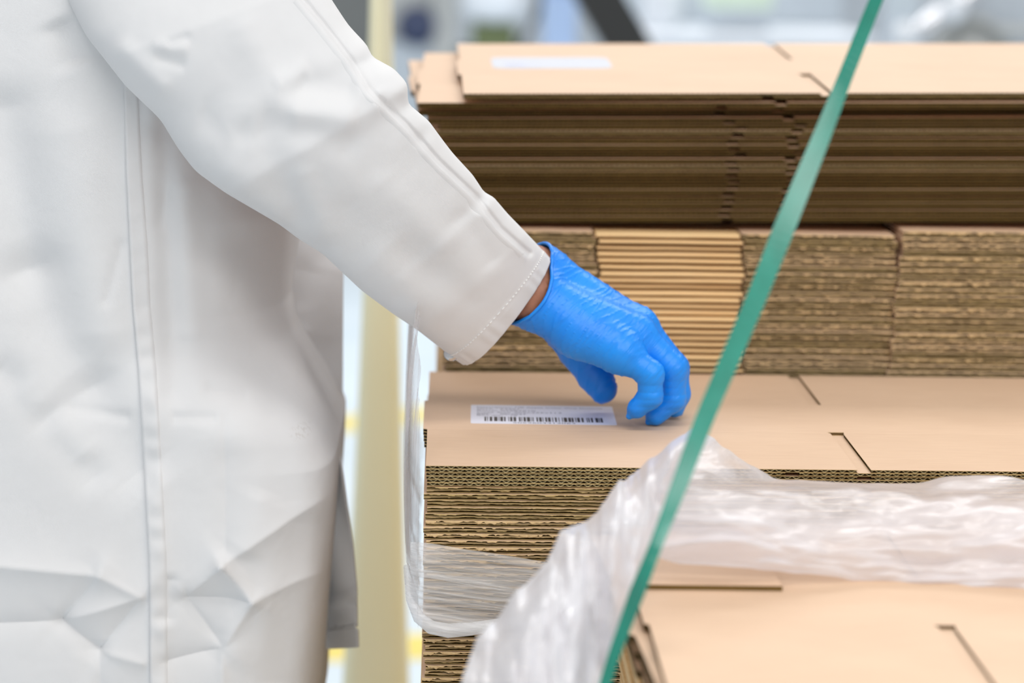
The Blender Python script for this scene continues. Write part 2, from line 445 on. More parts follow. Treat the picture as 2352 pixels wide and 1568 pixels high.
pile(.3975, .3975+RD, .392, .392+FWID, DECK, ZB+.0045-N_BR*.0054-.0006, 'lower flattened cartons on the pallet under the rough-edged pile', 3)
# upper pile lying across both
N_TOP = 19
ZT = [.2285]
for k in range(1, N_TOP): ZT.append(ZT[-1]-.00485-{1: .0034, 2: .0018, 3: .0016, 6: .0016, 7: .0004, 9: .0018, 12: .0006, 15: .0012, 17: .0012}.get(k, .0001)-.00012)
XO = {0: .0258, 1: -.0125, 2: -.012}
for k in range(N_TOP-1, -1, -1):
    u = 1-k/(N_TOP-1)
    z = ZT[k]
    tilt = math.radians(.6+3.0*u)
    ry = -math.radians(.75+.10*u)
    x = XO.get(k, RNG.choice((-.008, -.005, -.002, .003))+RNG.uniform(-.003, .003))
    y = .402+(0 if k < 1 else (.004 if k < 2 else ({5: .0085, 7: .0085, 10: .008, 11: .0075}.get(k, .0115)+RNG.uniform(-.0012, .0012))))
    rz = {0: .010, 1: -.008, 2: .036}.get(k, RNG.uniform(-.006, .006))
    lab = {0: 'topmost flattened carton of the upper pile, with a white label', 1: 'second flattened carton of the upper pile, its corner sticking out past the top one',
           2: 'third flattened carton of the upper pile, turned corner just showing'}.get(k, f'dark fluted-edge carton, {ORD(k+1)} down in the shaded upper pile below the white label')
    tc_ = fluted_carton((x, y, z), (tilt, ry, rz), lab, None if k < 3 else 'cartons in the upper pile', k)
    if k in (0, 5, 10):  # rows that stick out get the lit fluting colour
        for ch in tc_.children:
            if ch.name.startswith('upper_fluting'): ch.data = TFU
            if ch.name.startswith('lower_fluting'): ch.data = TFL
# pile in front, with the film lying over it
ZF = -.030
for k in range(7):
    fluted_carton(((.132, .130, .134, .131, .133, .130, .134)[k], (-.4185, -.422, -.414, -.420, -.426, -.418, -.421)[k], ZF-k*.0056), (0, 0, (.0, .05, -.02, .03, -.03, .012, 0)[k]),
                  'blurred flattened carton on top of the pile below the loose film, with a cut slot' if k == 0 else f'flattened carton, {ORD(k+1)} down in the blurred pile below the loose film',
                  None if k == 0 else 'cartons in the blurred pile', k, k == 0)
pile(.133, .133+FWID, -.420, -.420+FD, DECK, ZF-7*.0056, 'lower flattened cartons on the pallet under the blurred pile', 4)

b = MB(); b.prism([(0, 0), (.083, -.001), (.080, .13), (0, .13)], 0, .0030, [0, 0, 1, 1, 1, 1]); fl_ = obj('cardboard_flap', b.mesh('cardboard_flap', [M_KRAFT, M_EDGE_SHADED]), None, (.1365, -.213, ZF+.0003))
tag(fl_, 'narrow cardboard flap lying between the loose film and the blurred pile', 'cardboard')
# wooden pallets under the piles
M_WOOD = simple('pallet_wood', (.46, .32, .18), .8, var=.25, scale=25)
def pallet(x0, y0, lx, ly, label):
    e = empty('wooden_pallet', (x0, y0, FLOOR)); tag(e, label, 'pallet')
    b = MB(); b.box(0, lx, 0, .1, 0, .022); md = b.mesh('deck_board', M_WOOD)
    for i in range(7): obj('deck_board', md, e, (0, i*(ly-.1)/6, .122))
    for i in range(3): obj('bottom_board', md, e, (0, i*(ly-.1)/2, 0))
    b = MB(); b.box(0, .1, 0, ly, 0, .022); ms = b.mesh('stringer_board', M_WOOD)
    for i in range(3): obj('stringer_board', ms, e, (i*(lx-.1)/2, 0, .1))
    b = MB(); b.box(0, .1, 0, .1, 0, .078); mb = b.mesh('block', M_WOOD)
    for i in range(3):
        for j in range(3): obj('block', mb, e, (i*(lx-.1)/2, j*(ly-.1)/2, .022))
pallet(-.03, -.01, .82, 1.0, 'wooden pallet under the labelled and folded-edge carton piles')
pallet(.11, -.53, .62, .5, 'wooden pallet under the blurred carton pile below the film')

# ---------------------------------------------------------------- paper labels
M_PAPER = simple('label_paper', (.86, .85, .93), .45, scale=60, var=.02)
M_INK = simple('black_ink', (.035, .025, .022), .6)
M_INK2 = simple('faded_ink', (.17, .16, .20), .6)
def text_mesh(s, w, h, mat):
    cu = bpy.data.curves.new('text', 'FONT'); cu.body = s; cu.size = 1
    o = bpy.data.objects.new('text', cu); COL.objects.link(o)
    bpy.context.view_layer.update()
    me = bpy.data.meshes.new_from_object(o.evaluated_get(bpy.context.evaluated_depsgraph_get()))
    bpy.data.objects.remove(o); bpy.data.curves.remove(cu)
    co = np.empty(len(me.vertices)*3); me.vertices.foreach_get('co', co); co = co.reshape(-1, 3)
    co[:, 0] = (co[:, 0]-co[:, 0].min())*w/max(1e-6, co[:, 0].max()-co[:, 0].min()); co[:, 1] *= h/.72; co[:, 2] = 0
    me.vertices.foreach_set('co', co.ravel()); me.materials.clear(); me.materials.append(mat); me.update()
    return me
def rounded(w, h, r):
    p = []
    for cx, cy, a0 in ((w-r, r, -90), (w-r, h-r, 0), (r, h-r, 90), (r, r, 180)):
        for k in range(5):
            a = math.radians(a0+k*22.5); p.append((cx+r*math.cos(a), cy+r*math.sin(a)))
    return p
LW, LD = .1095, .0738
lab = empty('barcode_label', (.0322, .1505, .00008), (0, 0, -.012)); tag(lab, 'white printed barcode label stuck on the carton beneath the gloved hand', 'label')
b = MB(); b.prism(rounded(LW, LD, .002), 0, .00012); obj('paper', b.mesh('paper', M_PAPER), lab)
def lx(z): return (z-125)/2075*LW
for s, x0, x1, v, hh in (('Description: HB Apple Cider Vine Gummy', 215, 2050, .845, .052), ('SKU:   63261', 215, 820, .76, .052), ('Batch: 02587610', 215, 1060, .665, .055),
                         ('Case Size 305x255x113', 215, 1435, .57, .055), ('BBE:    06/2027', 215, 925, .475, .062), ('Box qty:   18', 215, 790, .405, .052)):
    obj('text_line', text_mesh(s, lx(x1)-lx(x0), hh*LD, M_INK2), lab, (lx(x0), v*LD, .00016))
obj('text_line', text_mesh('5059604413063', lx(1610)-lx(725), .055*LD, M_INK), lab, (lx(725), .03*LD, .00016))
b = MB()
for x0, x1 in ((322, 346), (360, 372), (396, 434), (458, 508), (524, 534), (547, 586), (600, 624), (662, 672), (688, 722), (737, 775), (813, 838), (850, 862), (880, 914), (928, 975), (990, 1000), (1012, 1026),
               (1064, 1087), (1103, 1140), (1153, 1165), (1190, 1217), (1230, 1268), (1290, 1304), (1330, 1355), (1380, 1392), (1430, 1442), (1457, 1503), (1520, 1558), (1568, 1595), (1620, 1633),
               (1648, 1685), (1710, 1738), (1783, 1796), (1808, 1825), (1845, 1873), (1908, 1950), (1958, 1972), (1982, 2012)):
    b.box(lx(x0), lx(x1), .125*LD, .355*LD, .00012, .00018)
obj('barcode', b.mesh('barcode', M_INK), lab)
# label on the upper pile: lies on the tilted top carton
e2 = empty('blank_label', (0, 0, 0)); tag(e2, 'glossy white label on the topmost carton of the upper pile', 'label')
tl = math.radians(3.6); rl = -math.radians(.85)
Rm = Matrix.Rotation(.004, 4, 'Z'); Rm = Matrix.Rotation(rl, 4, 'Y') @ Matrix.Rotation(tl, 4, 'X'); 
from mathutils import Euler
Rm = Euler((tl, rl, .010)).to_matrix().to_4x4()
e2.matrix_world = Matrix.Translation((.0258, .402, .2285)) @ Rm @ Matrix.Translation((.029, .170, .0001))
M_GLOSSP = simple('glossy_label_paper', (.88, .89, .96), .18, scale=60, var=.02)
b = MB(); b.prism(rounded(.108, .086, .012), 0, .00012); obj('paper', b.mesh('paper', M_GLOSSP), e2)
M_INK3 = simple('pale_ink', (.50, .53, .78), .6)
for i, (s, w) in enumerate((('06/2027  18', .030), ('02587610', .026), ('63261', .018))):
    obj('text_line', text_mesh(s, w, .008, M_INK3), e2, (.012, .008+i*.013, .00016))

# ---------------------------------------------------------------- implicit surfaces for the hand and the body
def surface_nets(fn, lo, hi, h):
    lo = np.array(lo, float); n = np.ceil((np.array(hi)-lo)/h).astype(int)+1
    X, Y, Z = [lo[i]+h*np.arange(n[i]) for i in range(3)]
    V = np.empty(n, np.float32)
    for i0 in range(0, n[0], 24):
        g = np.meshgrid(X[i0:i0+24], Y, Z, indexing='ij')
        V[i0:i0+24] = fn(np.stack(g, -1))
    ins = V < 0
    c = np.zeros(n-1, np.uint8)
    for dx in (0, 1):
        for dy in (0, 1):
            for dz in (0, 1):
                c += ins[dx:n[0]-1+dx, dy:n[1]-1+dy, dz:n[2]-1+dz]
    act = (c > 0) & (c < 8); cells = np.argwhere(act)
    idx = np.full(n-1, -1, np.int64); idx[act] = np.arange(len(cells))
    acc = np.zeros((len(cells), 3)); cnt = np.zeros(len(cells))
    for ax in range(3):
        o1, o2 = [a for a in range(3) if a != ax]
        for u in (0, 1):
            for w in (0, 1):
                p = cells.copy(); p[:, o1] += u; p[:, o2] += w; q = p.copy(); q[:, ax] += 1
                a = V[p[:, 0], p[:, 1], p[:, 2]]; b_ = V[q[:, 0], q[:, 1], q[:, 2]]
                mk = (a < 0) != (b_ < 0); t = np.where(mk, a/(a-b_+1e-12), 0)
                pos = p.astype(float); pos[:, ax] += t
                acc[mk] += pos[mk]; cnt[mk] += 1
    verts = lo+h*acc/cnt[:, None]
    faces = []
    for ax in range(3):
        o1, o2 = [(1, 2), (2, 0), (0, 1)][ax]
        sl = [slice(None)]*3; sl[ax] = slice(0, n[ax]-1); a = ins[tuple(sl)]
        sl[ax] = slice(1, n[ax]); b_ = ins[tuple(sl)]
        e = np.argwhere(a != b_)
        e = e[(e[:, o1] > 0) & (e[:, o2] > 0) & (e[:, o1] < n[o1]-1) & (e[:, o2] < n[o2]-1)]
        fl = ins[e[:, 0], e[:, 1], e[:, 2]]
        def cid(d1, d2):
            k = e.copy(); k[:, o1] -= d1; k[:, o2] -= d2; return idx[k[:, 0], k[:, 1], k[:, 2]]
        qd = np.stack([cid(1, 1), cid(0, 1), cid(0, 0), cid(1, 0)], 1)
        qd[~fl] = qd[~fl][:, ::-1]
        faces.append(qd)
    return verts, np.concatenate(faces)
def cone(P, a, b, ra, rb):
    a = np.asarray(a); b = np.asarray(b); ab = b-a
    t = np.clip(((P-a)@ab)/(ab@ab), 0, 1)
    return np.linalg.norm(P-a-t[..., None]*ab, axis=-1)-(ra+(rb-ra)*t)
def ellip(P, c, r):
    k = (P-np.asarray(c))/np.asarray(r); l = np.linalg.norm(k, axis=-1)
    return (l-1)*min(r)*1.0
def smin(a, b, k):
    h = np.clip(.5+.5*(b-a)/k, 0, 1); return b+(a-b)*h-k*h*(1-h)
def sdf_mesh(name, fn, lo, hi, h, mat, cut=None):
    v, f = surface_nets(fn, lo, hi, h)
    if cut is not None:
        ok = cut(v) > 0; f = f[ok[f].all(1)]
        used = np.unique(f); mp = np.full(len(v), -1); mp[used] = np.arange(len(used)); v = v[used]; f = mp[f]
    return mesh(name, v, f, mat, None, True)

person = empty('person', (-.30, .30, FLOOR))
tag(person, 'person in white lab coat and blue glove reaching over the carton pile', 'person')
PO = np.array([-.30, .30, FLOOR])
def pobj(name, me, parent=None):
    """part given in world coordinates"""
    o = obj(name, me, parent or person)
    if parent is None: o.location = -PO
    return o

# joints of the right hand (pixel, pixel, depth)
J = lambda x, y, Y: at(x, y, Y)
WR1, WR2 = J(1221, 680, .162), J(1243, 634, .186)
PIN = [J(1425, 808, .139), J(1494, 858, .130), J(1494, 910, .130), J(1463, 938, .131)]
RIN = [J(1462, 768, .156), J(1544, 846, .150), J(1545, 916, .150), J(1506, 953, .149)]
MID = [J(1466, 748, .176), J(1548, 845, .174), J(1556, 905, .174), J(1549, 934, .176)]
IND = [J(1448, 740, .199), J(1528, 838, .198), J(1540, 895, .198), J(1530, 922, .198)]
THU = [J(1285, 742, .192), J(1334, 808, .202), J(1366, 860, .201), J(1385, 893, .198)]
FR = dict(pin=(.0118, .0098, .0090, .0072), rin=(.0128, .0112, .0095, .0076), mid=(.0130, .0110, .0094, .0078), ind=(.0130, .0108, .0093, .0078))
AX = (RIN[0]-(WR1+WR2)/2); AX = AX/np.linalg.norm(AX)
LAT = IND[0]-PIN[0]; LAT = LAT-AX*(LAT@AX); LAT /= np.linalg.norm(LAT)
WC = (WR1+WR2)/2
def finger(P, J_, R_):
    d = cone(P, J_[0], J_[1], R_[0], R_[1])
    d = smin(d, cone(P, J_[1], J_[2], R_[1]*.97, R_[2]), .004)
    d = smin(d, cone(P, J_[2], J_[3], R_[2], R_[3]), .003)
    return d
def hand_sdf(P, grow=0.):
    palm = cone(P, WR1, PIN[0], .0185, .0145)
    for a, b_, ra, rb in ((WR1, RIN[0], .0185, .0145), (WR2, MID[0], .0180, .0140), (WR2, IND[0], .0180, .0140), (WR1, WR2, .0190, .0185),
                          (WR1, J(1328, 764, .150), .0185, .0168), (J(1328, 764, .150), PIN[0], .0168, .0140), (J(1300, 730, .19), J(1420, 790, .185), .018, .015)):
        palm = smin(palm, cone(P, a, b_, ra, rb), .010)
    # forearm stub inside the glove
    fa = WC-AX*.05+np.array([0, 0, .006])
    palm = smin(palm, cone(P, fa-LAT*.008, WR1, .021, .019), .012)
    palm = smin(palm, cone(P, fa+LAT*.008, WR2, .021, .019), .012)
    th = smin(cone(P, THU[0], THU[1], .0165, .0145), cone(P, THU[1], THU[2], .0143, .0128), .006)
    th = smin(th, cone(P, THU[2], THU[3], .0128, .0108), .005)
    d = smin(palm, th, .007)
    fs = [finger(P, j, FR[k]) for k, j in (('pin', PIN), ('rin', RIN), ('mid', MID), ('ind', IND))]
    for j, e_ in ((PIN, J(1445, 956, .131)), (RIN, J(1489, 969, .149)), (MID, J(1562, 948, .178))):
        fs.append(cone(P, j[3], e_, .0066, .0022))
    fg = fs[0]
    for g in fs[1:]: fg = smin(fg, g, .0016)
    d = smin(d, fg, .0065)
    return d-grow
_wr = random.Random(3)
WAVES = [(_wr.uniform(220, 720), _wr.uniform(-80, 30), _wr.uniform(-70, 70), _wr.uniform(0, 6.28)) for _ in range(7)]
def glove_sdf(P):
    d = hand_sdf(P, .0002)
    s = (P-WC)@AX; t = (P-WC)@LAT; w = (P-WC)@np.cross(AX, LAT)
    # stretched wrinkles of the thin glove, slanting over the back of the hand
    ph = s-t*.30
    acc = 0
    for f0, g1, g2, p0 in WAVES:
        acc = acc+np.sin(ph*f0+t*g1+w*g2+p0)
    wr = 1-np.minimum(1, np.abs(acc)/1.5)
    mk = np.clip((.112-s)/.03, 0, 1)*np.clip((s+.035)/.02, 0, 1)
    d = d-.0009*wr**4*mk
    # creases behind the finger joints
    for j, k in ((PIN, 1), (RIN, 1), (PIN, 2), (RIN, 2)):
        a = j[k]; u = j[k]-j[k-1]; u = u/np.linalg.norm(u); q = (P-a)@u; r = np.linalg.norm(P-a, axis=-1)
        d = d+.0007*np.maximum(0, np.sin(q*1150))**2*np.clip(1-r/.022, 0, 1)
    return d
lo = np.min([*PIN, *RIN, *MID, *IND, *THU, WR1, WR2], 0)-.035; hi = np.max([*PIN, *RIN, *MID, *IND, *THU, WR1, WR2], 0)+.035
lo[0] -= .02
# glove ends in a rolled cuff across the wrist
CUFC = J(1214, 651, .173); CUFN = AX+np.array([0, .55, 0])-.22*np.array([.5, 0, .86]); CUFN /= np.linalg.norm(CUFN)
glove_me = sdf_mesh('glove', glove_sdf, lo, hi, .00095, M_GLOVE, cut=lambda v: (v-CUFC)@CUFN)
glove = pobj('glove', glove_me); glove['label'] = 'thin blue disposable glove'
# rolled bead along the cuff: radial search for the glove surface in the cuff plane
e1 = np.cross(CUFN, [0, 1, 0]); e1 /= np.linalg.norm(e1); e2_ = np.cross(CUFN, e1)
ring = []
for k in range(48):
    a = 2*math.pi*k/48; dr_ = e1*math.cos(a)+e2_*math.sin(a); rs = np.linspace(.008, .05, 120)
    dv = glove_sdf(CUFC+rs[:, None]*dr_); i = np.argmax(dv > 0); ring.append(CUFC+dr_*(rs[i]+.0004)+CUFN*.0006*math.sin(5*a))
ring.append(ring[0]); ring.append(ring[1])
b = MB(); b.tube(ring, .0014, 10); cuffb = obj('cuff_bead', b.mesh('cuff_bead', M_GLOVE, True), glove)

# body: arm, trunk and legs in one surface
SHO, ELB = J(330, -420, .20), J(545, 245, .115)
ELB2 = J(560, 290, .120)
LSH = SHO+np.array([-.02, .36, .02])
HIPZ = FLOOR+.90
def body_sdf(P):
    wr_in = WC-AX*.008
    d = cone(P, SHO, ELB, .045, .040)
    d = smin(d, cone(P, ELB, WC-AX*.07, .042, .026), .02)
    d = smin(d, cone(P, WC-AX*.07, WC-AX*.02, .0245, .0180), .01)
    d = smin(d, np.maximum(hand_sdf(P, -.0016), (P-WC)@AX-.016), .003)
    ch = np.array([-.33, .36, SHO[2]-.16])
    d = smin(d, ellip(P, ch, (.10, .15, .22)), .06)
    d = smin(d, ellip(P, (-.32, .36, HIPZ+.05), (.105, .15, .2)), .06)
    d = smin(d, cone(P, SHO, ch+np.array([0, 0, .12]), .055, .08), .05)
    d = smin(d, cone(P, LSH, ch+np.array([0, 0, .12]), .055, .08), .05)
    d = smin(d, cone(P, LSH, LSH+np.array([-.03, .07, -.30]), .05, .042), .03)
    d = smin(d, cone(P, LSH+np.array([-.03, .07, -.30]), LSH+np.array([.02, .05, -.56]), .042, .026), .03)
    d = smin(d, cone(P, ch, (-.33, .36, SHO[2]+.14), .06, .055), .05)
    for yy in (.27, .45):
        d = smin(d, cone(P, (-.33, yy, HIPZ-.02), (-.31, yy, FLOOR+.48), .088, .058), .03)
        d = smin(d, cone(P, (-.31, yy, FLOOR+.48), (-.33, yy, FLOOR+.09), .057, .04), .02)
        d = smin(d, cone(P, (-.33, yy, FLOOR+.04), (-.18, yy-.01, FLOOR+.035), .04, .034), .03)
    return d
bm_ = sdf_mesh('body', body_sdf, (-.52, .0, FLOOR-.01), (.18, .62, SHO[2]+.2), .008, M_SKIN)
pobj('body', bm_)
# trousers as clothing over the legs
def leg_sdf(P):
    d = None
    for yy in (.27, .45):
        q = smin(cone(P, (-.33, yy, HIPZ-.02), (-.31, yy, FLOOR+.48), .096, .070), cone(P, (-.31, yy, FLOOR+.48), (-.33, yy, FLOOR+.09), .070, .062), .02)
        d = q if d is None else smin(d, q, .02)
    return d
pobj('trousers', sdf_mesh('trousers', leg_sdf, (-.50, .1, FLOOR+.0), (-.15, .62, HIPZ+.1), .012, M_TROUSER))

# ---------------------------------------------------------------- lab coat
def seg_field(px, py, segs):
    """sum of soft or sharp creases given as (x0,y0,x1,y1,height_mm,width_px,sharp)"""
    h = np.zeros_like(px)
    for x0, y0, x1, y1, A, w, sh in segs:
        dx, dy = x1-x0, y1-y0; L = math.hypot(dx, dy)
        t = ((px-x0)*dx+(py-y0)*dy)/L**2; tc = np.clip(t, 0, 1)
        d = np.hypot(px-x0-tc*dx, py-y0-tc*dy)
        taper = np.clip(np.minimum(t+.25, 1.25-t)*4, 0, 1)
        g = np.exp(-d/w) if sh else np.exp(-(d/w)**2)
        h += A*g*taper
    return h*.001
# trunk of the coat: rings stacked in height, near side carries the folds
zt, zb = .52, -.26
NZ, NA = 400, 400
RXP = [(-400, 640), (200, 700), (500, 694), (545, 684), (640, 668), (720, 658), (800, 670), (900, 710), (1000, 755), (1060, 778), (1130, 776), (1290, 766), (1480, 752), (1640, 742), (1900, 730)]
SEGS = [(0, 250, 70, 620, -9, 70, 0), (70, 620, 200, 900, -9, 75, 0), (200, 900, 330, 1080, -7, 80, 0), (160, 300, 240, 760, 6, 80, 0), (140, 60, 170, 140, -7, 40, 0),
        (0, 850, 110, 960, -4, 40, 0), (110, 960, 215, 1100, -4, 45, 0), (60, 900, 190, 1040, 3.5, 35, 0), (280, 560, 245, 690, -1.6, 14, 0), (378, 440, 365, 520, -2, 16, 0), (420, 430, 440, 760, 3, 30, 0),
        (365, 300, 400, 900, -4, 34, 0), (345, 200, 372, 1568, 2.5, 24, 0), (560, 560, 640, 840, -3, 60, 0), (480, 650, 520, 1000, 3, 70, 0), (620, 880, 660, 1150, -3, 50, 0),
        (160, 945, 290, 960, -2, 14, 0), (480, 895, 560, 910, -2.5, 16, 0), (400, 960, 490, 960, -2, 12, 0), (515, 960, 520, 1290, -2.2, 22, 1)]
# crossed fold marks pressed into the cloth near the hem
CREASE = [(-170, 1276, 230, 1318, 5.5, 52), (230, 1318, 140, 1428, -3.5, 40), (230, 1318, 325, 1368, 4.5, 38), (325, 1368, 140, 1428, 3.0, 34), (325, 1368, 228, 1495, -3.8, 38),
          (140, 1428, 228, 1495, -4.2, 40), (-170, 1438, 140, 1428, -4.2, 42), (228, 1495, 230, 1600, -2.8, 34), (228, 1495, 330, 1520, 3, 34),
          (765, 1125, 512, 1290, 5.5, 58), (512, 1290, 428, 1370, 4.2, 42), (512, 1290, 582, 1375, 4.0, 34), (428, 1370, 582, 1375, -4.2, 32), (428, 1370, 512, 1488, -3.4, 36), (582, 1375, 512, 1488, 4.2, 38),
          (582, 1375, 780, 1290, 4.5, 50), (512, 1488, 375, 1520, -3.6, 40), (512, 1488, 510, 1620, 3, 34)]
SEGS += [(x0, y0, x1, y1, h_*1.45, w_*.8, 1) for x0, y0, x1, y1, h_, w_ in CREASE]
SEGS += [(690, 1200, 640, 1568, -5, 50, 0), (600, 1150, 560, 1250, 2.5, 40, 0), (390, 1330, 380, 1420, -3, 20, 0)]
def fold_field(px, py): return seg_field(px, py, SEGS)
CYB, BB = .285, .185
def coat_right(py):
    a = np.array(RXP, float); return np.interp(py, a[:, 0], a[:, 1])
def coat_pt(th, z, disp=True):
    """th=0 right edge, pi/2 nearest the camera"""
    # height -> pixel row at the coat's depth, used to look up the right edge
    py = (at(500, 0, .15)[2]-z)/(at(500, 0, .15)[2]-at(500, 1000, .15)[2])*1000
    xr = at(0, 700, .25)[0]+coat_right(py)*(at(1000, 700, .25)[0]-at(0, 700, .25)[0])/1000
    xl = -.46-.02*np.clip((.2-z)/.4, 0, 1)
    cx, a = (xr+xl)/2, (xr-xl)/2
    c, s = np.cos(th), np.sin(th)
    low = np.clip((py-760)/240, 0, 1); low = low*low*(3-2*low)
    n_ = np.where(c > 0, .80-.50*low, .80)
    x = cx+a*np.sign(c)*np.abs(c)**n_; y = CYB-BB*np.sign(s)*np.abs(s)**n_*(1+.10*np.clip((.1-z)/.4, 0, 1))
    return x, y
def build_coat():
    zs = np.concatenate([np.linspace(zt, .0, 190, endpoint=False), np.linspace(.0, zb, NZ-190)])
    # spread the samples evenly in width on the near side, whatever the squareness of the ring
    wv = np.linspace(1, -1, NA-60); uv = np.sin(math.pi/2*wv); rows = []
    for z in zs:
        py = (at(500, 0, .15)[2]-z)/(at(500, 0, .15)[2]-at(500, 1000, .15)[2])*1000
        low = min(1, max(0, (py-760)/240)); low = low*low*(3-2*low); nn_ = np.where(uv > 0, .80-.50*low, .80)
        rows.append(np.concatenate([np.arccos(np.clip(np.sign(uv)*np.abs(uv)**(1/nn_), -1, 1)), np.linspace(math.pi, 2*math.pi, 62)[1:-1]]))
    TH = np.array(rows); ZZ = np.repeat(zs[:, None], NA, 1)
    X, Y = coat_pt(TH, ZZ)
    P = np.stack([X, Y, ZZ], -1)
    d = P-CPOS; w = d@FW; PX = 1176+FPX*(d@RT)/w; PY = 784-FPX*(d@UP)/w
    near = np.clip(np.sin(TH)*2.2, 0, 1)
    D = fold_field(PX, PY)*near
    nz = np.array([[mnoise.fractal(Vector((a_*.0042, b_*.0030, 1.7)), 1.0, 2.0, 4) for a_, b_ in zip(ra, rb)] for ra, rb in zip(PX[:, :NA-60], PY[:, :NA-60])])
    D[:, :NA-60] += .0006*nz*near[:, :NA-60]
    P[..., 1] -= D
    far = np.clip(-np.sin(TH), 0, 1); P[..., 1] += .006*np.sin(TH*9+ZZ*8)*far
    return P
CP = build_coat()
def smooth_shade_sheet(name, P, wrap, mat=M_CLOTH):
    nu, nv = P.shape[:2]
    return mesh(name, P.reshape(-1, 3), grid_faces(nu, nv, wrap), mat, None, True)
coat = pobj('lab_coat', smooth_shade_sheet('lab_coat', CP, True)); coat['label'] = 'white cotton lab coat'
md = coat.modifiers.new('thickness', 'SOLIDIFY'); md.thickness = .0012; md.offset = 1

def coat_surface(px, py, off=0.):
    """point on the near side of the trunk under a pixel"""
    best = None
    Y = .11
    for it in range(8):
        p = at(px, py, Y); th = np.linspace(.05, math.pi-.05, 500); x, y = coat_pt(th, np.full_like(th, p[2]))
        i = np.argmin(np.abs(x-p[0])); Y = float(y[i])
    D = float(fold_field(np.array([float(px)]), np.array([float(py)]))[0])
    return at(px, py, Y-D-off)
# back vent edge: a doubled strip of cloth running down the side
def strip(path, wpx, lift0, lift1, ripple):
    rows = []
    n = 220; ys = np.linspace(path[0][1], path[-1][1], n); a = np.array(path, float)
    for i, y in enumerate(ys):
        x = np.interp(y, a[:, 1], a[:, 0]); r = []
        for j in range(7):
            u = j/6; w = wpx*(.75+.25*min(1, i/60))
            lift = lift0+(lift1-lift0)*u
            if j == 6: lift = -.002
            lift += ripple*math.sin(y*.105+.8*math.sin(y*.031))*math.sin(u*math.pi)*(.4 if y < 700 else 1)
            r.append(coat_surface(x+w*u, y, lift))
        if True: r.insert(0, coat_surface(x-.5, y, -.0035))
        rows.append(r)
    return np.array(rows)
pobj('vent_strip', smooth_shade_sheet('vent_strip', strip([(283, 150), (290, 400), (305, 700), (318, 850), (330, 1060), (343, 1300), (345, 1620)], 46, .0044, .0026, .0007), False))

# front panel standing out to the right of the trunk
def front_panel():
    ys = np.linspace(440, 1050, 160); xs_u = np.linspace(0, 1, 70); rows = []
    EDGE = np.array([(440, 786), (545, 786), (1000, 784), (1060, 783), (1130, 776), (1290, 766), (1480, 752), (1640, 742)], float)
    SG = [(690, 620, 640, 830, -6, 45, 0), (760, 620, 720, 760, 3, 40, 0), (680, 720, 720, 900, 3, 30, 0), (640, 850, 660, 1020, -4, 34, 0), (700, 760, 650, 800, 2.5, 16, 1), (720, 860, 690, 960, -2, 20, 0)]+[s for s in SEGS if s[0] > 480 and s[1] > 1100]
    for y in ys:
        xe = np.interp(y, EDGE[:, 0], EDGE[:, 1]); xl = 560
        k = float(np.clip((y-600)/260, 0, 1)); k = k*k*(3-2*k)
        row = []
        pxs = xl+(xe-xl)*xs_u
        D = seg_field(pxs, np.full_like(pxs, y), SG)
        ysurf = .275+.085*(pxs-560)/225+.02*k
        blend = np.clip((pxs-560)/40, 0, 1)
        for x, Y, dd, bl in zip(pxs, ysurf, D, blend):
            row.append(at(x, y, Y+.010*(1-bl)-dd))
        rows.append(row)
    P = np.array(rows)
    return P
fp = pobj('front_panel', smooth_shade_sheet('front_panel', front_panel(), False))
md = fp.modifiers.new('thickness', 'SOLIDIFY'); md.thickness = .0016; md.offset = -1

# far front panel hanging behind, with its hem
def far_panel():
    L_ = np.array([(980, 760), (1100, 752), (1300, 742), (1490, 735)], float); R_ = np.array([(980, 770), (1060, 786), (1150, 798), (1250, 812), (1350, 821), (1440, 822), (1446, 817), (1452, 824), (1491, 825)], float)
    rows = []
    for y in np.concatenate([np.linspace(980, 1438, 90), np.linspace(1441, 1491, 26)]):
        xl = np.interp(y, L_[:, 0], L_[:, 1]); xr = np.interp(y, R_[:, 0], R_[:, 1]); r = []
        for u in np.linspace(0, 1, 40):
            x = xl+(xr-xl)*u
            fold = .006*math.sin((x-y*.35)*.045)+.004*math.exp(-((y-1400+40*u)/14)**2)-.005*math.exp(-((y-1350-40*u)/22)**2)
            hem = .0022 if y > 1448 else 0
            r.append(at(x, y-u*6*(y > 1440), .262+.03*(1-u)-fold-hem))
        rows.append(r)
    return np.array(rows)
fpn = pobj('far_panel', smooth_shade_sheet('far_panel', far_panel(), False))
md = fpn.modifiers.new('thickness', 'SOLIDIFY'); md.thickness = .0018; md.offset = -1

# sleeve
TOP = [(540, -400, 0), (640, -210, .1), (700, -100, .16), (765, 5, .235), (800, 58, .27), (845, 106, .31), (853, 130, .325), (905, 158, .365), (936, 192, .395), (937, 238, .425), (985, 278, .475), (1017, 322, .52),
       (1040, 352, .545), (1086, 402, .605), (1113, 443, .65), (1133, 452, .665), (1167, 492, .725), (1207, 533, .80), (1240, 568, .91), (1262, 594, 1)]
BOT = [(110, -200, 0), (158, 0, .11), (200, 82, .16), (290, 197, .24), (370, 273, .29), (410, 340, .33), (450, 392, .36), (520, 442, .40), (640, 512, .47), (684, 546, .5), (742, 582, .545), (830, 665, .64),
       (900, 717, .72), (960, 757, .80), (1030, 812, .94), (1062, 832, 1)]
SEAM = [(600, -140), (680, 0), (740, 72), (800, 150), (838, 215), (920, 290), (1000, 380), (1080, 455), (1140, 532), (1205, 590)]
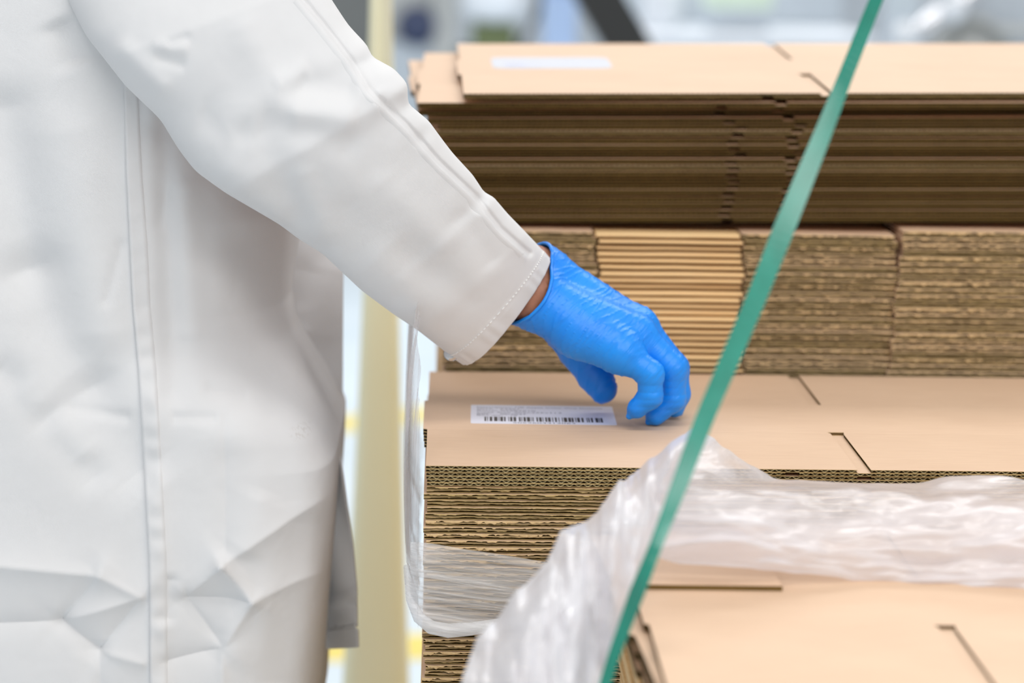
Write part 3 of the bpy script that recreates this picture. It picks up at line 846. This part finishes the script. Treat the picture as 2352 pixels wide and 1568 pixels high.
def poly_field(px, py, pts, off, A, w, sharp):
    dm = np.full_like(px, 1e9)
    for (x0, y0), (x1, y1) in zip(pts[:-1], pts[1:]):
        x0, x1, y0, y1 = x0+off[0], x1+off[0], y0+off[1], y1+off[1]
        dx, dy = x1-x0, y1-y0; t = np.clip(((px-x0)*dx+(py-y0)*dy)/(dx*dx+dy*dy), 0, 1)
        dm = np.minimum(dm, np.hypot(px-x0-t*dx, py-y0-t*dy))
    return A*.001*(np.exp(-dm/w) if sharp else np.exp(-(dm/w)**2))
SLV = [(280, 110, 375, 200, 4, 26, 0), (230, 120, 330, 215, -3, 26, 0), (360, 105, 425, 110, 2.5, 16, 0), (365, 130, 420, 150, -2.5, 14, 0), (390, 100, 430, 85, -2.0, 12, 0),
        (640, 190, 700, 160, 3, 22, 0), (700, 190, 800, 215, -5, 34, 0), (680, 260, 800, 265, 5, 36, 0), (610, 270, 800, 330, -4, 40, 0), (560, 60, 660, 260, 4, 46, 0), (470, 270, 560, 300, -4, 40, 0),
        (600, 310, 720, 560, -5, 46, 0), (690, 400, 740, 540, 4, 34, 0), (520, 400, 640, 500, 4, 40, 0), (760, 360, 900, 560, 3, 50, 0), (800, 480, 1000, 640, -3.5, 46, 0), (880, 420, 1020, 560, 3, 40, 0),
        (860, 600, 1000, 720, 3, 44, 0), (1060, 500, 1130, 600, -3, 30, 0), (520, 290, 640, 230, 3, 36, 0), (930, 560, 1080, 690, -2, 30, 0),
        (880, 235, 935, 240, -4, 22, 0), (840, 140, 860, 200, -4, 22, 0), (990, 290, 960, 330, -3, 18, 0), (1110, 455, 1090, 480, -3, 16, 0)]
def build_sleeve():
    T = np.array(TOP, float); B_ = np.array(BOT, float); NS, NF = 260, 200
    ss = np.concatenate([np.linspace(0, .93, NS-50, endpoint=False), np.linspace(.93, 1, 50)])
    def sm(a, s, sg=.008):
        o = [np.interp(np.clip(s+k*sg, 0, 1), a[:, 2], a[:, i]) for i in (0, 1) for k in (-1, 0, 1)]
        return (o[0]+o[1]*2+o[2])/4, (o[3]+o[4]*2+o[5])/4
    rows = []
    for s in ss:
        tx, ty = sm(T, s); bx, by = sm(B_, s)
        Yc = np.interp(s, [0, .2, .4, .7, 1], [.14, .085, .075, .125, .168])
        p1, p0 = at(tx, ty, Yc), at(bx, by, Yc)
        c = (p0+p1)/2; h = (p1-p0)/2; hl = np.linalg.norm(h)
        k = np.interp(s, [0, .3, .6, 1], [.62, .60, .60, .62])
        ax = np.array([h[2], 0, -h[0]])/hl
        r = []
        for j in range(NF):
            f = 2*math.pi*j/NF; cf, sf = math.cos(f), math.sin(f)
            q = .86
            p = c+h*np.sign(cf)*abs(cf)**q+np.array([0, -1, 0])*hl*k*np.sign(sf)*abs(sf)**q
            p = p+ax*.006*sf*np.clip((s-.72)/.28, 0, 1)**1.5*(1-.35*cf)
            p = p+(np.array([0, -1, 0])*sf+h/hl*cf*.6)*(.0008+.0005*math.sin(f*23+2*math.sin(f*7)))*np.clip((s-.925)/.03, 0, 1)
            r.append(p)
        rows.append(r)
    P = np.array(rows)
    d = P-CPOS; w = d@FW; PX = 1176+FPX*(d@RT)/w; PY = 784-FPX*(d@UP)/w
    ph = 2*np.pi*np.arange(NF)/NF
    D = (seg_field(PX, PY, SLV)+poly_field(PX, PY, SEAM, (0, 0), 3.2, 16, 1)+poly_field(PX, PY, SEAM, (10, -8), -5.5, 7, 0))*np.clip(np.sin(ph)*2.5, 0, 1)[None, :]
    P[..., 1] -= D*.75
    # turn the cuff inward
    cen = P[-1].mean(0); axv = cen-P[-30].mean(0); axv /= np.linalg.norm(axv)
    inner = [P[-1]+(cen-P[-1])*f_-axv*g for f_, g in ((.012, -.0004), (.04, .001), (.08, .005), (.14, .012), (.22, .02))]
    return np.concatenate([P, np.array(inner)])
SP = build_sleeve()
sleeve = pobj('sleeve', smooth_shade_sheet('sleeve', SP, True)); sleeve['label'] = 'wide white coat sleeve'
# raised seam along the upper side of the sleeve
_d = SP[:260]-CPOS; _w = _d@FW; _px = 1176+FPX*(_d@RT)/_w; _py = 784-FPX*(_d@UP)/_w
_nm = np.zeros(SP.shape[1], bool); _nm[2:SP.shape[1]//2-1] = True
def sleeve_Y(x, y):
    q = (_px-x)**2+(_py-y)**2; q[:, ~_nm] = 1e12
    i = np.argpartition(q.ravel(), 6)[:6]; wq = 1/(q.ravel()[i]+4)
    return float((SP[:260, :, 1].ravel()[i]*wq).sum()/wq.sum())
sa = np.array(SEAM[1:], float); sl_ = np.concatenate([[0], np.cumsum(np.hypot(*np.diff(sa, axis=0).T))]); rows = []
tq = np.linspace(0, sl_[-1]-8, 150); sx_, sy2 = np.interp(tq, sl_, sa[:, 0]), np.interp(tq, sl_, sa[:, 1])
for arr in (sx_, sy2):
    for _ in range(6): arr[1:-1] = (arr[:-2]+2*arr[1:-1]+arr[2:])/4
for i in range(150):
    j0, j1 = max(i-1, 0), min(i+1, 149); dx, dy = sx_[j1]-sx_[j0], sy2[j1]-sy2[j0]; L = math.hypot(dx, dy); nx, ny = dy/L, -dx/L
    Yb = sleeve_Y(sx_[i], sy2[i]); Yr = sleeve_Y(sx_[i]+nx*12, sy2[i]+ny*12); Yl = sleeve_Y(sx_[i]-nx*12, sy2[i]-ny*12)
    rows.append([Yl, Yb, Yr])
R3 = np.array(rows)
for _ in range(8): R3[1:-1] = (R3[:-2]+2*R3[1:-1]+R3[2:])/4
rows = []
for i in range(150):
    j0, j1 = max(i-1, 0), min(i+1, 149); dx, dy = sx_[j1]-sx_[j0], sy2[j1]-sy2[j0]; L = math.hypot(dx, dy); nx, ny = dy/L, -dx/L
    r = []
    for o_, lf in ((-13, -.0004), (-9, .0002), (-4, .0008), (1, .0016), (4, .0021), (6, .0020), (6.6, .0008), (6.6, -.0040)):
        Yv = np.interp(o_, (-12, 0, 12), R3[i]); r.append(at(sx_[i]+nx*o_, sy2[i]+ny*o_, Yv-lf))
    rows.append(r)
obj('sleeve_seam', smooth_shade_sheet('sleeve_seam', np.array(rows), False), sleeve)
# stitching around the cuff hem
NSL = 260; row = SP[NSL-46]
NFm = row.shape[0]; b = MB()
nrm = row-row.mean(0); nrm /= np.linalg.norm(nrm, axis=1)[:, None]
for j in range(4, NFm//2+6, 2):
    p, q = row[j]+nrm[j]*.0004, row[(j+1) % NFm]+nrm[j]*.0004
    b.tube([p, q], .00045, 6)
obj('cuff_stitching', b.mesh('cuff_stitching', M_STITCH), sleeve)
# snap at the lower end of the cuff
b = MB(); b.lathe([(.0, 0), (.0052, 0), (.0058, .0008), (.0052, .0016), (.003, .0022), (0, .0022)], 20)
M_STEEL = simple('snap_steel', (.6, .6, .6), .25, 1)
sn = obj('snap_fastener', b.mesh('snap_fastener', M_STEEL, True), sleeve, tuple(at(1036, 812, .150)), (math.radians(75), math.radians(20), 0))

# ---------------------------------------------------------------- stretch film
def fbm(p, s, o=3):
    return mnoise.fractal(Vector((p[0]*s[0], p[1]*s[1], p[2]*s[2])), 1.0, 2.0, o)
M_FILM_SIDE = m_film('clear_film', .10, .68, (200, 55, 7), (0, 0, 0), scale=1, rough=.12)
M_FILM_BAND = m_film('clear_film_band', .30, .95, (9, 14, 170), (0, math.radians(-7), 0), white=(.97, .97, .98), scale=1, rough=.14)
M_FILM_NEAR = m_film('loose_film', .80, .98, (34, 12, 6), (0, math.radians(-43), 0), white=(.93, .92, .955), scale=1, lo=.25, hi=.6)
M_FILM_OVER = m_film('loose_film_over', .50, .97, (5, 10, 30), (0, math.radians(8), 0), white=(.93, .92, .955), scale=1, lo=.25, hi=.55)
film = empty('stretch_film', (-.015, .2, -.14)); tag(film, 'clear glossy stretch film hugging the end of the labelled pile', 'plastic film')
FO = np.array([-.015, .2, -.14])
def fobj(name, P, mat, wrap=False):
    o = obj(name, smooth_shade_sheet(name, P, wrap, mat), film); o.location = -FO; return o
# side curtain: runs along the left end of the piles, bulging out
rows = []
for i in range(110):
    u = i/109
    r = []
    for j in range(130):
        t = j/129                              # 0 at the front corner, 1 at the far end
        Y = -.013+t*.60
        ztop = .02+.10*min(1, t*3.2)+.02*math.sin(t*9)
        zbot = -.117+.01*math.sin(t*14)
        z = zbot+(ztop-zbot)*u
        out = .004+.008*math.sin(math.pi*min(1, u*.9+.1))**.7+.004*t
        if u < .12: out *= .35+.65*u/.12
        x = -.0025-out*min(1, .25+t*5)+.0032*fbm((Y*1, z, 3), (22, 1, 9), 3)+.0022*fbm((Y, z, 9), (70, 1, 12), 3)
        r.append((min(x, -.0042), Y, z))
    rows.append(r)
fobj('side_curtain', np.array(rows), M_FILM_SIDE)
# band round the front of the pile
rows = []
NB = 120
for i in range(70):
    u = i/69; r = []
    for j in range(NB):
        t = j/(NB-1); x = -.010+t*.150
        ztop = -.0535-.013*np.clip((x-.0)/.085, 0, 1)-.02*np.clip((x-.085)/.1, 0, 1)
        zbot = -.110-.006*math.sin(np.clip(x/.05, 0, 1)*math.pi/2)+.012*np.clip((x-.05)/.1, 0, 1)
        if x < .004: zbot += .014*((.004-x)/.014)**2
        z = zbot+(ztop-zbot)*u
        y = -.0042-.0045*math.sin(math.pi*u)**.6+.0012*fbm((x, z, 1), (12, 1, 160), 3)+.0014*fbm((x, z, 5), (30, 1, 320), 2)
        y -= .0035*math.exp(-((u-.06)/.05)**2)
        if x < 0: y += .012*(x/.010)**2*.5
        r.append((x, min(y, -.0022), z))
    rows.append(r)
fobj('front_band', np.array(rows), M_FILM_BAND)

b = MB(); pth = [at(x, y, Y) for x, y, Y in ((934, 1300, .02), (942, 1375, .0), (962, 1418, -.009), (990, 1440, -.012), (1030, 1448, -.013), (1080, 1444, -.013), (1140, 1434, -.013), (1210, 1420, -.013), (1290, 1405, -.013))]
b.tube(pth, [.0022, .003, .0042, .0048, .0050, .0046, .0040, .0034, .003], 14)
o = obj('rolled_edge', b.mesh('rolled_edge', M_FILM_BAND, True), film); o.location = -FO
loose = empty('loose_film', (.2, -.2, -.05)); tag(loose, 'bunched blurry white plastic film trailing down under the green strap', 'plastic film')
LO_ = np.array([.2, -.2, -.05])
def sheet(name, left, right, Yfun, n, m_, amp, sc, mat, parent=loose, org=LO_):
    a = np.array(left, float); c = np.array(right, float); rows = []
    ta = np.linspace(0, 1, len(a)); tc = np.linspace(0, 1, len(c))
    for i in range(n):
        u = i/(n-1); L_ = (np.interp(u, ta, a[:, 0]), np.interp(u, ta, a[:, 1])); R_ = (np.interp(u, tc, c[:, 0]), np.interp(u, tc, c[:, 1])); r = []
        for j in range(m_):
            t = j/(m_-1); px = L_[0]+(R_[0]-L_[0])*t; py = L_[1]+(R_[1]-L_[1])*t
            Y = Yfun(u, t)
            p = at(px, py, Y); q = fbm((px*.001, py*.001, 2), sc, 4)
            r.append(p+np.array([0, -amp*q, amp*.5*q]))
        rows.append(r)
    o = obj(name, smooth_shade_sheet(name, np.array(rows), False, mat), parent); o.location = -org
    return o
sheet('hanging_film', [(1585, 985), (1480, 1058), (1425, 1108), (1372, 1180), (1320, 1208), (1288, 1222), (1255, 1290), (1180, 1372), (1095, 1462), (1062, 1560), (1040, 1700)],
      [(1620, 992), (1600, 1040), (1560, 1110), (1535, 1180), (1510, 1240), (1490, 1300), (1468, 1352), (1440, 1430), (1412, 1510), (1395, 1600), (1370, 1700)],
      lambda u, t: -.12-.23*u-.05*math.sin(math.pi*t), 120, 70, .024, (13, 3, 1), M_FILM_NEAR)
sheet('draped_film', [(1588, 990), (1640, 1006), (1700, 1040), (1780, 1082), (1870, 1102), (2000, 1104), (2090, 1092), (2170, 1082), (2250, 1088), (2352, 1106), (2480, 1120)],
      [(1490, 1285), (1560, 1296), (1640, 1302), (1740, 1312), (1840, 1318), (1940, 1325), (2040, 1334), (2140, 1350), (2240, 1362), (2352, 1374), (2480, 1388)],
      lambda u, t: -.075-.12*t-.05*math.sin(math.pi*t), 110, 70, .024, (2.2, 9, 1), M_FILM_OVER)

# ---------------------------------------------------------------- green strap
def m_strap():
    t = NT('green_strap')
    f = t.noise(t.coord((8, 8, 8)), 6, 3)
    t.link(t.ramp(f, [(.3, (.010, .20, .135)), (.7, (.014, .25, .175))]), t.p.inputs['Base Color'])
    t.p.inputs['Roughness'].default_value = .24; t.p.inputs['Specular IOR Level'].default_value = .6
    return t.m
SPATH = [(2040, -70, 30, .0), (2012, 0, 31, .0), (1988, 60, 32, .1), (1940, 181, 34, .2), (1911, 255, 38, .15), (1881, 330, 42, .1), (1842, 425, 46, .05), (1801, 525, 49, 0), (1740, 679, 46, 0), (1674, 832, 45, -.05), (1622, 952, 43, -.1), (1590, 1035, 41, -.1),
         (1560, 1115, 38, -.1), (1531, 1190, 33, -.1), (1504, 1259, 30, .1), (1481, 1317, 33, .6), (1462, 1364, 36, .9), (1436, 1435, 31, .5), (1410, 1505, 28, .2), (1390, 1570, 27, .1), (1360, 1660, 27, 0)]
sv = []
nS = 160; A_ = np.array(SPATH, float); tt = np.linspace(0, len(SPATH)-1, nS); ix = np.arange(len(SPATH))
cx_, cyy, ww, tw = [np.interp(tt, ix, A_[:, k]) for k in range(4)]
for arr in (cx_, cyy, ww, tw):
    arr[1:-1] = (arr[:-2]+2*arr[1:-1]+arr[2:])/4
for i in range(nS):
    j0, j1 = max(i-1, 0), min(i+1, nS-1)
    dx, dy = cx_[j1]-cx_[j0], cyy[j1]-cyy[j0]; L = math.hypot(dx, dy); nx, ny = dy/L, -dx/L
    if nx < 0: nx, ny = -nx, -ny
    v_ = (cyy[i]+70)/1730
    Y = -.200-.16*v_+.02*math.sin(v_*6)
    sl = .013*tw[i]
    a = at(cx_[i]-nx*ww[i]/2, cyy[i]-ny*ww[i]/2, Y+sl*.5); c = at(cx_[i]+nx*ww[i]/2, cyy[i]+ny*ww[i]/2, Y-sl*.5)
    nn = np.array([0, 1, .15])*.0007
    mid_ = (a+c)/2
    sv += [a, c, c+nn, a+nn]
f = []
for i in range(nS-1):
    for j in range(4): f.append((i*4+j, i*4+(j+1) % 4, i*4+4+(j+1) % 4, i*4+4+j))
f.append((0, 1, 2, 3)); f.append(tuple((nS-1)*4+k for k in (3, 2, 1, 0)))
strap = obj('packing_strap', mesh('packing_strap', sv, f, m_strap(), None, False)); tag(strap, 'loose green plastic packing strap rising past the carton piles', 'strap')

# ---------------------------------------------------------------- yellow post behind the coat
YP = 1.15
post = empty('yellow_post', (at(870, 800, YP)[0], YP, FLOOR)); tag(post, 'pale yellow tapered post standing behind the white coat', 'post')
t = NT('pale_yellow_plastic'); fz = t.noise(t.coord(), 3, 3)
t.link(t.ramp(fz, [(.3, (.94, .90, .62)), (.7, (.96, .93, .67))]), t.p.inputs['Base Color']); t.p.inputs['Roughness'].default_value = .55
EL = np.array([(-500, 856), (0, 849), (300, 842), (650, 834), (1000, 818), (1300, 802), (1568, 786), (2600, 720)], float)
ER = np.array([(-500, 893), (0, 901), (300, 906), (650, 916), (1000, 924), (1300, 932), (1568, 941), (2600, 975)], float)
rows = []
for y in np.linspace(-500, 2290, 90):
    l, r_ = np.interp(y, EL[:, 0], EL[:, 1]), np.interp(y, ER[:, 0], ER[:, 1])
    p, q = at(l, y, YP), at(r_, y, YP); c = (p+q)/2; a = (q[0]-p[0])/2; row = []
    for k in range(32):
        an = 2*math.pi*k/32; cc, s_ = math.cos(an), math.sin(an)
        row.append((c[0]+a*np.sign(cc)*abs(cc)**.5, YP+.02*np.sign(s_)*abs(s_)**.7, max(c[2], FLOOR+.0)))
    rows.append(row)
o = obj('post_body', smooth_shade_sheet('post_body', np.array(rows), True, t.m), post); o.location = -np.array(post.location)
l = NT('cream_edge'); l.p.inputs['Base Color'].default_value = (.86, .82, .62, 1)
rows = []
for y in np.linspace(-480, 150, 20):
    rows.append([at(x, y, YP-.0215) for x in (np.interp(y, [-480, 150], [876, 884]), np.interp(y, [-480, 150], [892, 900]))])
P_ = np.array(rows); P2 = P_+np.array([0, .002, 0])
o = obj('edge_tape', smooth_shade_sheet('edge_tape', np.concatenate([P_, P2[:, ::-1]], 1), True, l.m), post); o.location = -np.array(post.location)
b = MB(); b.lathe([(.0, 0), (.16, 0), (.16, .012), (.14, .02), (.05, .03), (0, .03)], 32); obj('post_base', b.mesh('post_base', t.m, True), post, (0, 0, 0))

# ---------------------------------------------------------------- things far behind
line(-1.2, 4.2, .55, 5.4, .16, 'yellow floor stripe slanting away past the coat')
line(-1.5, 2.62, .6, 2.86, .16, 'yellow floor stripe crossing behind the tapered post')
def X_(px, Y): return at(px, 60, Y)[0]
def Z_(py, Y): return at(1176, py, Y)[2]
M_GREY = simple('machine_grey', (.15, .155, .15), .5, scale=6); M_LGREY = simple('machine_light_grey', (.45, .46, .45), .5, scale=6)
M_DARK = simple('machine_black', (.018, .02, .021), .4); M_NAVY = simple('navy_knob', (.04, .055, .12), .4)
M_PALE = simple('machine_pale', (.50, .55, .60), .35, scale=5); M_WHITE = simple('white_enamel', (.70, .73, .77), .3, scale=5)
M_OLIVE = simple('olive_paint', (.10, .125, .05), .5, scale=9); M_BLUE = simple('blue_plastic', (.42, .56, .82), .4, scale=9)
M_STL = simple('bright_steel', (.72, .72, .74), .22, 1, scale=9); M_PGREEN = simple('pale_green_paper', (.68, .80, .64), .7, scale=9)
def boxpart(e, name, x0, x1, y0, y1, z0, z1, mat):
    b = MB(); b.box(x0, x1, y0, y1, z0, z1)
    o = obj(name, b.mesh(name, mat), e); o.location = tuple(-np.array(e.location))
    bv = o.modifiers.new('bevel', 'BEVEL'); bv.width = .012; bv.segments = 2
    return o
def tubepart(e, name, pts, r, mat, n=16):
    b = MB(); b.tube(pts, r, n); o = obj(name, b.mesh(name, mat, True), e); o.location = tuple(-np.array(e.location)); return o
# grey control cabinet
Y0 = 9.6
e = empty('control_cabinet', (X_(900, Y0), Y0+.2, FLOOR)); tag(e, 'grey control cabinet with dark round handwheel beyond the yellow post', 'machine')
boxpart(e, 'side_housing', X_(640, Y0), X_(868, Y0), Y0, Y0+.4, FLOOR, .75, M_GREY)
boxpart(e, 'upper_housing', X_(868, Y0), X_(990, Y0), Y0, Y0+.4, Z_(95, Y0), .75, M_LGREY)
boxpart(e, 'lower_housing', X_(868, Y0), X_(1000, Y0), Y0-.02, Y0+.4, FLOOR, Z_(97, Y0), M_PALE)
boxpart(e, 'corner_column', X_(992, Y0), X_(1052, Y0), Y0-.04, Y0+.3, FLOOR, .75, M_LGREY)
b = MB(); b.lathe([(0, 0), (.085, 0), (.09, .03), (.06, .08), (0, .09)], 28); obj('handwheel', b.mesh('handwheel', M_NAVY, True), e, (X_(958, Y0)-e.location.x, -.2, Z_(62, Y0)-FLOOR), (math.radians(90), 0, 0))
# mixer with white bowl and olive motor
Y0 = 8.0
e = empty('mixing_machine', (X_(1140, Y0), Y0+.2, FLOOR)); tag(e, 'machine with rounded white hood above an olive green motor', 'machine')
b = MB(); r = X_(1225, Y0)-X_(1140, Y0)
b.lathe([(0, 0), (r*.7, .0), (r*.95, .03), (r, .09), (r, .45), (r*.8, .52), (0, .54)], 36)
obj('hood', b.mesh('hood', M_WHITE, True), e, (0, -.12, Z_(52, Y0)-FLOOR))
boxpart(e, 'motor', X_(1085, Y0), X_(1185, Y0), Y0-.02, Y0+.25, Z_(150, Y0), Z_(56, Y0), M_OLIVE)
boxpart(e, 'stand', X_(1050, Y0), X_(1215, Y0), Y0+.02, Y0+.4, FLOOR, Z_(120, Y0), M_GREY)
tubepart(e, 'hose', [at(1245, -60, Y0-.05), at(1240, 10, Y0-.05), at(1228, 50, Y0-.05), at(1205, 85, Y0-.05), at(1180, 130, Y0)], .013, M_DARK)
# blue bin on a trolley
Y0 = 4.9
e = empty('blue_bin', (X_(1290, Y0), Y0+.15, FLOOR)); tag(e, 'tall light blue bin standing between the white hood and black beam', 'bin')
boxpart(e, 'bin_body', X_(1255, Y0), X_(1325, Y0), Y0, Y0+.3, FLOOR, Z_(-20, Y0), M_BLUE)
boxpart(e, 'bin_rim', X_(1248, Y0), X_(1332, Y0), Y0-.01, Y0+.31, Z_(-20, Y0), Z_(-45, Y0), M_BLUE)
# inclined black beam on feet
Y0 = 3.6
e = empty('inclined_conveyor', (X_(1450, Y0), Y0+.1, FLOOR)); tag(e, 'black inclined conveyor beam slanting down behind the upper pile', 'conveyor')
p0, p1 = at(1300, -140, Y0), at(1560, 300, Y0); d_ = p1-p0; nrm_ = np.array([d_[2], 0, -d_[0]]); nrm_ /= np.linalg.norm(nrm_)
b = MB(); hw = .044
b.prism([(p0[0]+nrm_[0]*-hw, p0[2]-nrm_[2]*hw), (p0[0]+nrm_[0]*hw, p0[2]+nrm_[2]*hw), (p1[0]+nrm_[0]*hw, p1[2]+nrm_[2]*hw), (p1[0]-nrm_[0]*hw, p1[2]-nrm_[2]*hw)], 0, .2)
me_ = mesh('beam', [(x, Y0+y, z) for x, z, y in b.v], b.f, M_DARK); o = obj('beam', me_, e); o.location = tuple(-np.array(e.location))
boxpart(e, 'belt_cover', p1[0]-.06, p1[0]+.05, Y0-.01, Y0+.21, FLOOR+.25, p1[2]+.03, M_DARK)
boxpart(e, 'foot', p1[0]-.16, p1[0]+.12, Y0-.02, Y0+.22, FLOOR, FLOOR+.25, M_GREY)
# long white packing table with pale sheets
Y0 = 5.4
e = empty('packing_table', (X_(1750, Y0), Y0+.3, FLOOR)); tag(e, 'long white packing table with pale panels beyond the upper pile', 'table')
boxpart(e, 'table_top', X_(1440, Y0), X_(2020, Y0), Y0, Y0+.7, Z_(72, Y0)-.04, Z_(72, Y0), M_WHITE)
boxpart(e, 'back_board', X_(1440, Y0), X_(2020, Y0), Y0+.66, Y0+.7, Z_(72, Y0), .5, M_PALE)
boxpart(e, 'modesty_panel', X_(1450, Y0), X_(2010, Y0), Y0+.05, Y0+.09, FLOOR+.2, Z_(72, Y0)-.04, M_WHITE)
for px in (1450, 2000):
    for dy in (.12, .62): boxpart(e, 'leg', X_(px, Y0), X_(px, Y0)+.04, Y0+dy, Y0+dy+.04, FLOOR, Z_(72, Y0)-.04, M_LGREY)
e2p = empty('pale_green_carton', (X_(1720, Y0), Y0+.3, Z_(72, Y0))); tag(e2p, 'pale green paper carton standing on the white packing table', 'box')
boxpart(e2p, 'carton_body', X_(1650, Y0), X_(1790, Y0), Y0+.2, Y0+.4, Z_(72, Y0)+.001, Z_(-40, Y0), M_PALE)
boxpart(e2p, 'carton_lid', X_(1645, Y0), X_(1795, Y0), Y0+.19, Y0+.41, Z_(18, Y0), Z_(-60, Y0), M_PGREEN)
e3p = empty('white_jug', (X_(1540, Y0), Y0+.3, Z_(72, Y0))); tag(e3p, 'white plastic jug standing on the white packing table', 'jug')
b = MB(); b.lathe([(0, .001), (.05, .001), (.055, .02), (.055, .12), (.03, .17), (.02, .18), (.02, .2), (0, .2)], 24); obj('jug_body', b.mesh('jug_body', M_WHITE, True), e3p)
b = MB(); b.tube([(.05, -.0, .12), (.085, 0, .12), (.085, 0, .05), (.05, 0, .04)], .008, 10); obj('jug_handle', b.mesh('jug_handle', M_WHITE, True), e3p)
# steel machine with pipe and drum
Y0 = 4.2
e = empty('drum_machine', (X_(2250, Y0), Y0+.2, FLOOR)); tag(e, 'pale machine with grey drum and slanting steel pipe at the hall side', 'machine')
boxpart(e, 'housing', X_(2130, Y0), X_(2480, Y0), Y0+.12, Y0+.6, FLOOR, .55, M_PALE)
boxpart(e, 'plinth', X_(2040, Y0), X_(2480, Y0), Y0+.02, Y0+.5, FLOOR, Z_(135, Y0), M_WHITE)
b = MB(); r = .085; b.lathe([(0, 0), (r, 0), (r, .10), (r*.82, .11), (r*.8, .09), (r*.45, .08), (r*.42, .12), (0, .12)], 36)
obj('drum', b.mesh('drum', M_LGREY, True), e, (X_(2240, Y0)-e.location.x, -.08, Z_(105, Y0)-FLOOR), (math.radians(90), 0, 0))
tubepart(e, 'pipe', [at(2075, 130, Y0), at(2085, 78, Y0), at(2150, 40, Y0), at(2210, 5, Y0), at(2290, -60, Y0)], .022, M_STL)
for px, py in ((2082, 80), (2190, 22)):  # white balls standing in for bright highlights on the pipe
    b = MB(); b.lathe([(0, -.032), (.02, -.026), (.03, -.01), (.032, 0), (.03, .01), (.02, .026), (0, .032)], 24); obj('pipe_highlight', b.mesh('pipe_highlight', M_WHITE, True), e, tuple(at(px, py, Y0-.02)-np.array(e.location)))
boxpart(e, 'guard_rail', X_(2280, Y0), X_(2480, Y0), Y0-.06, Y0+.02, Z_(62, Y0), Z_(40, Y0), M_LGREY)
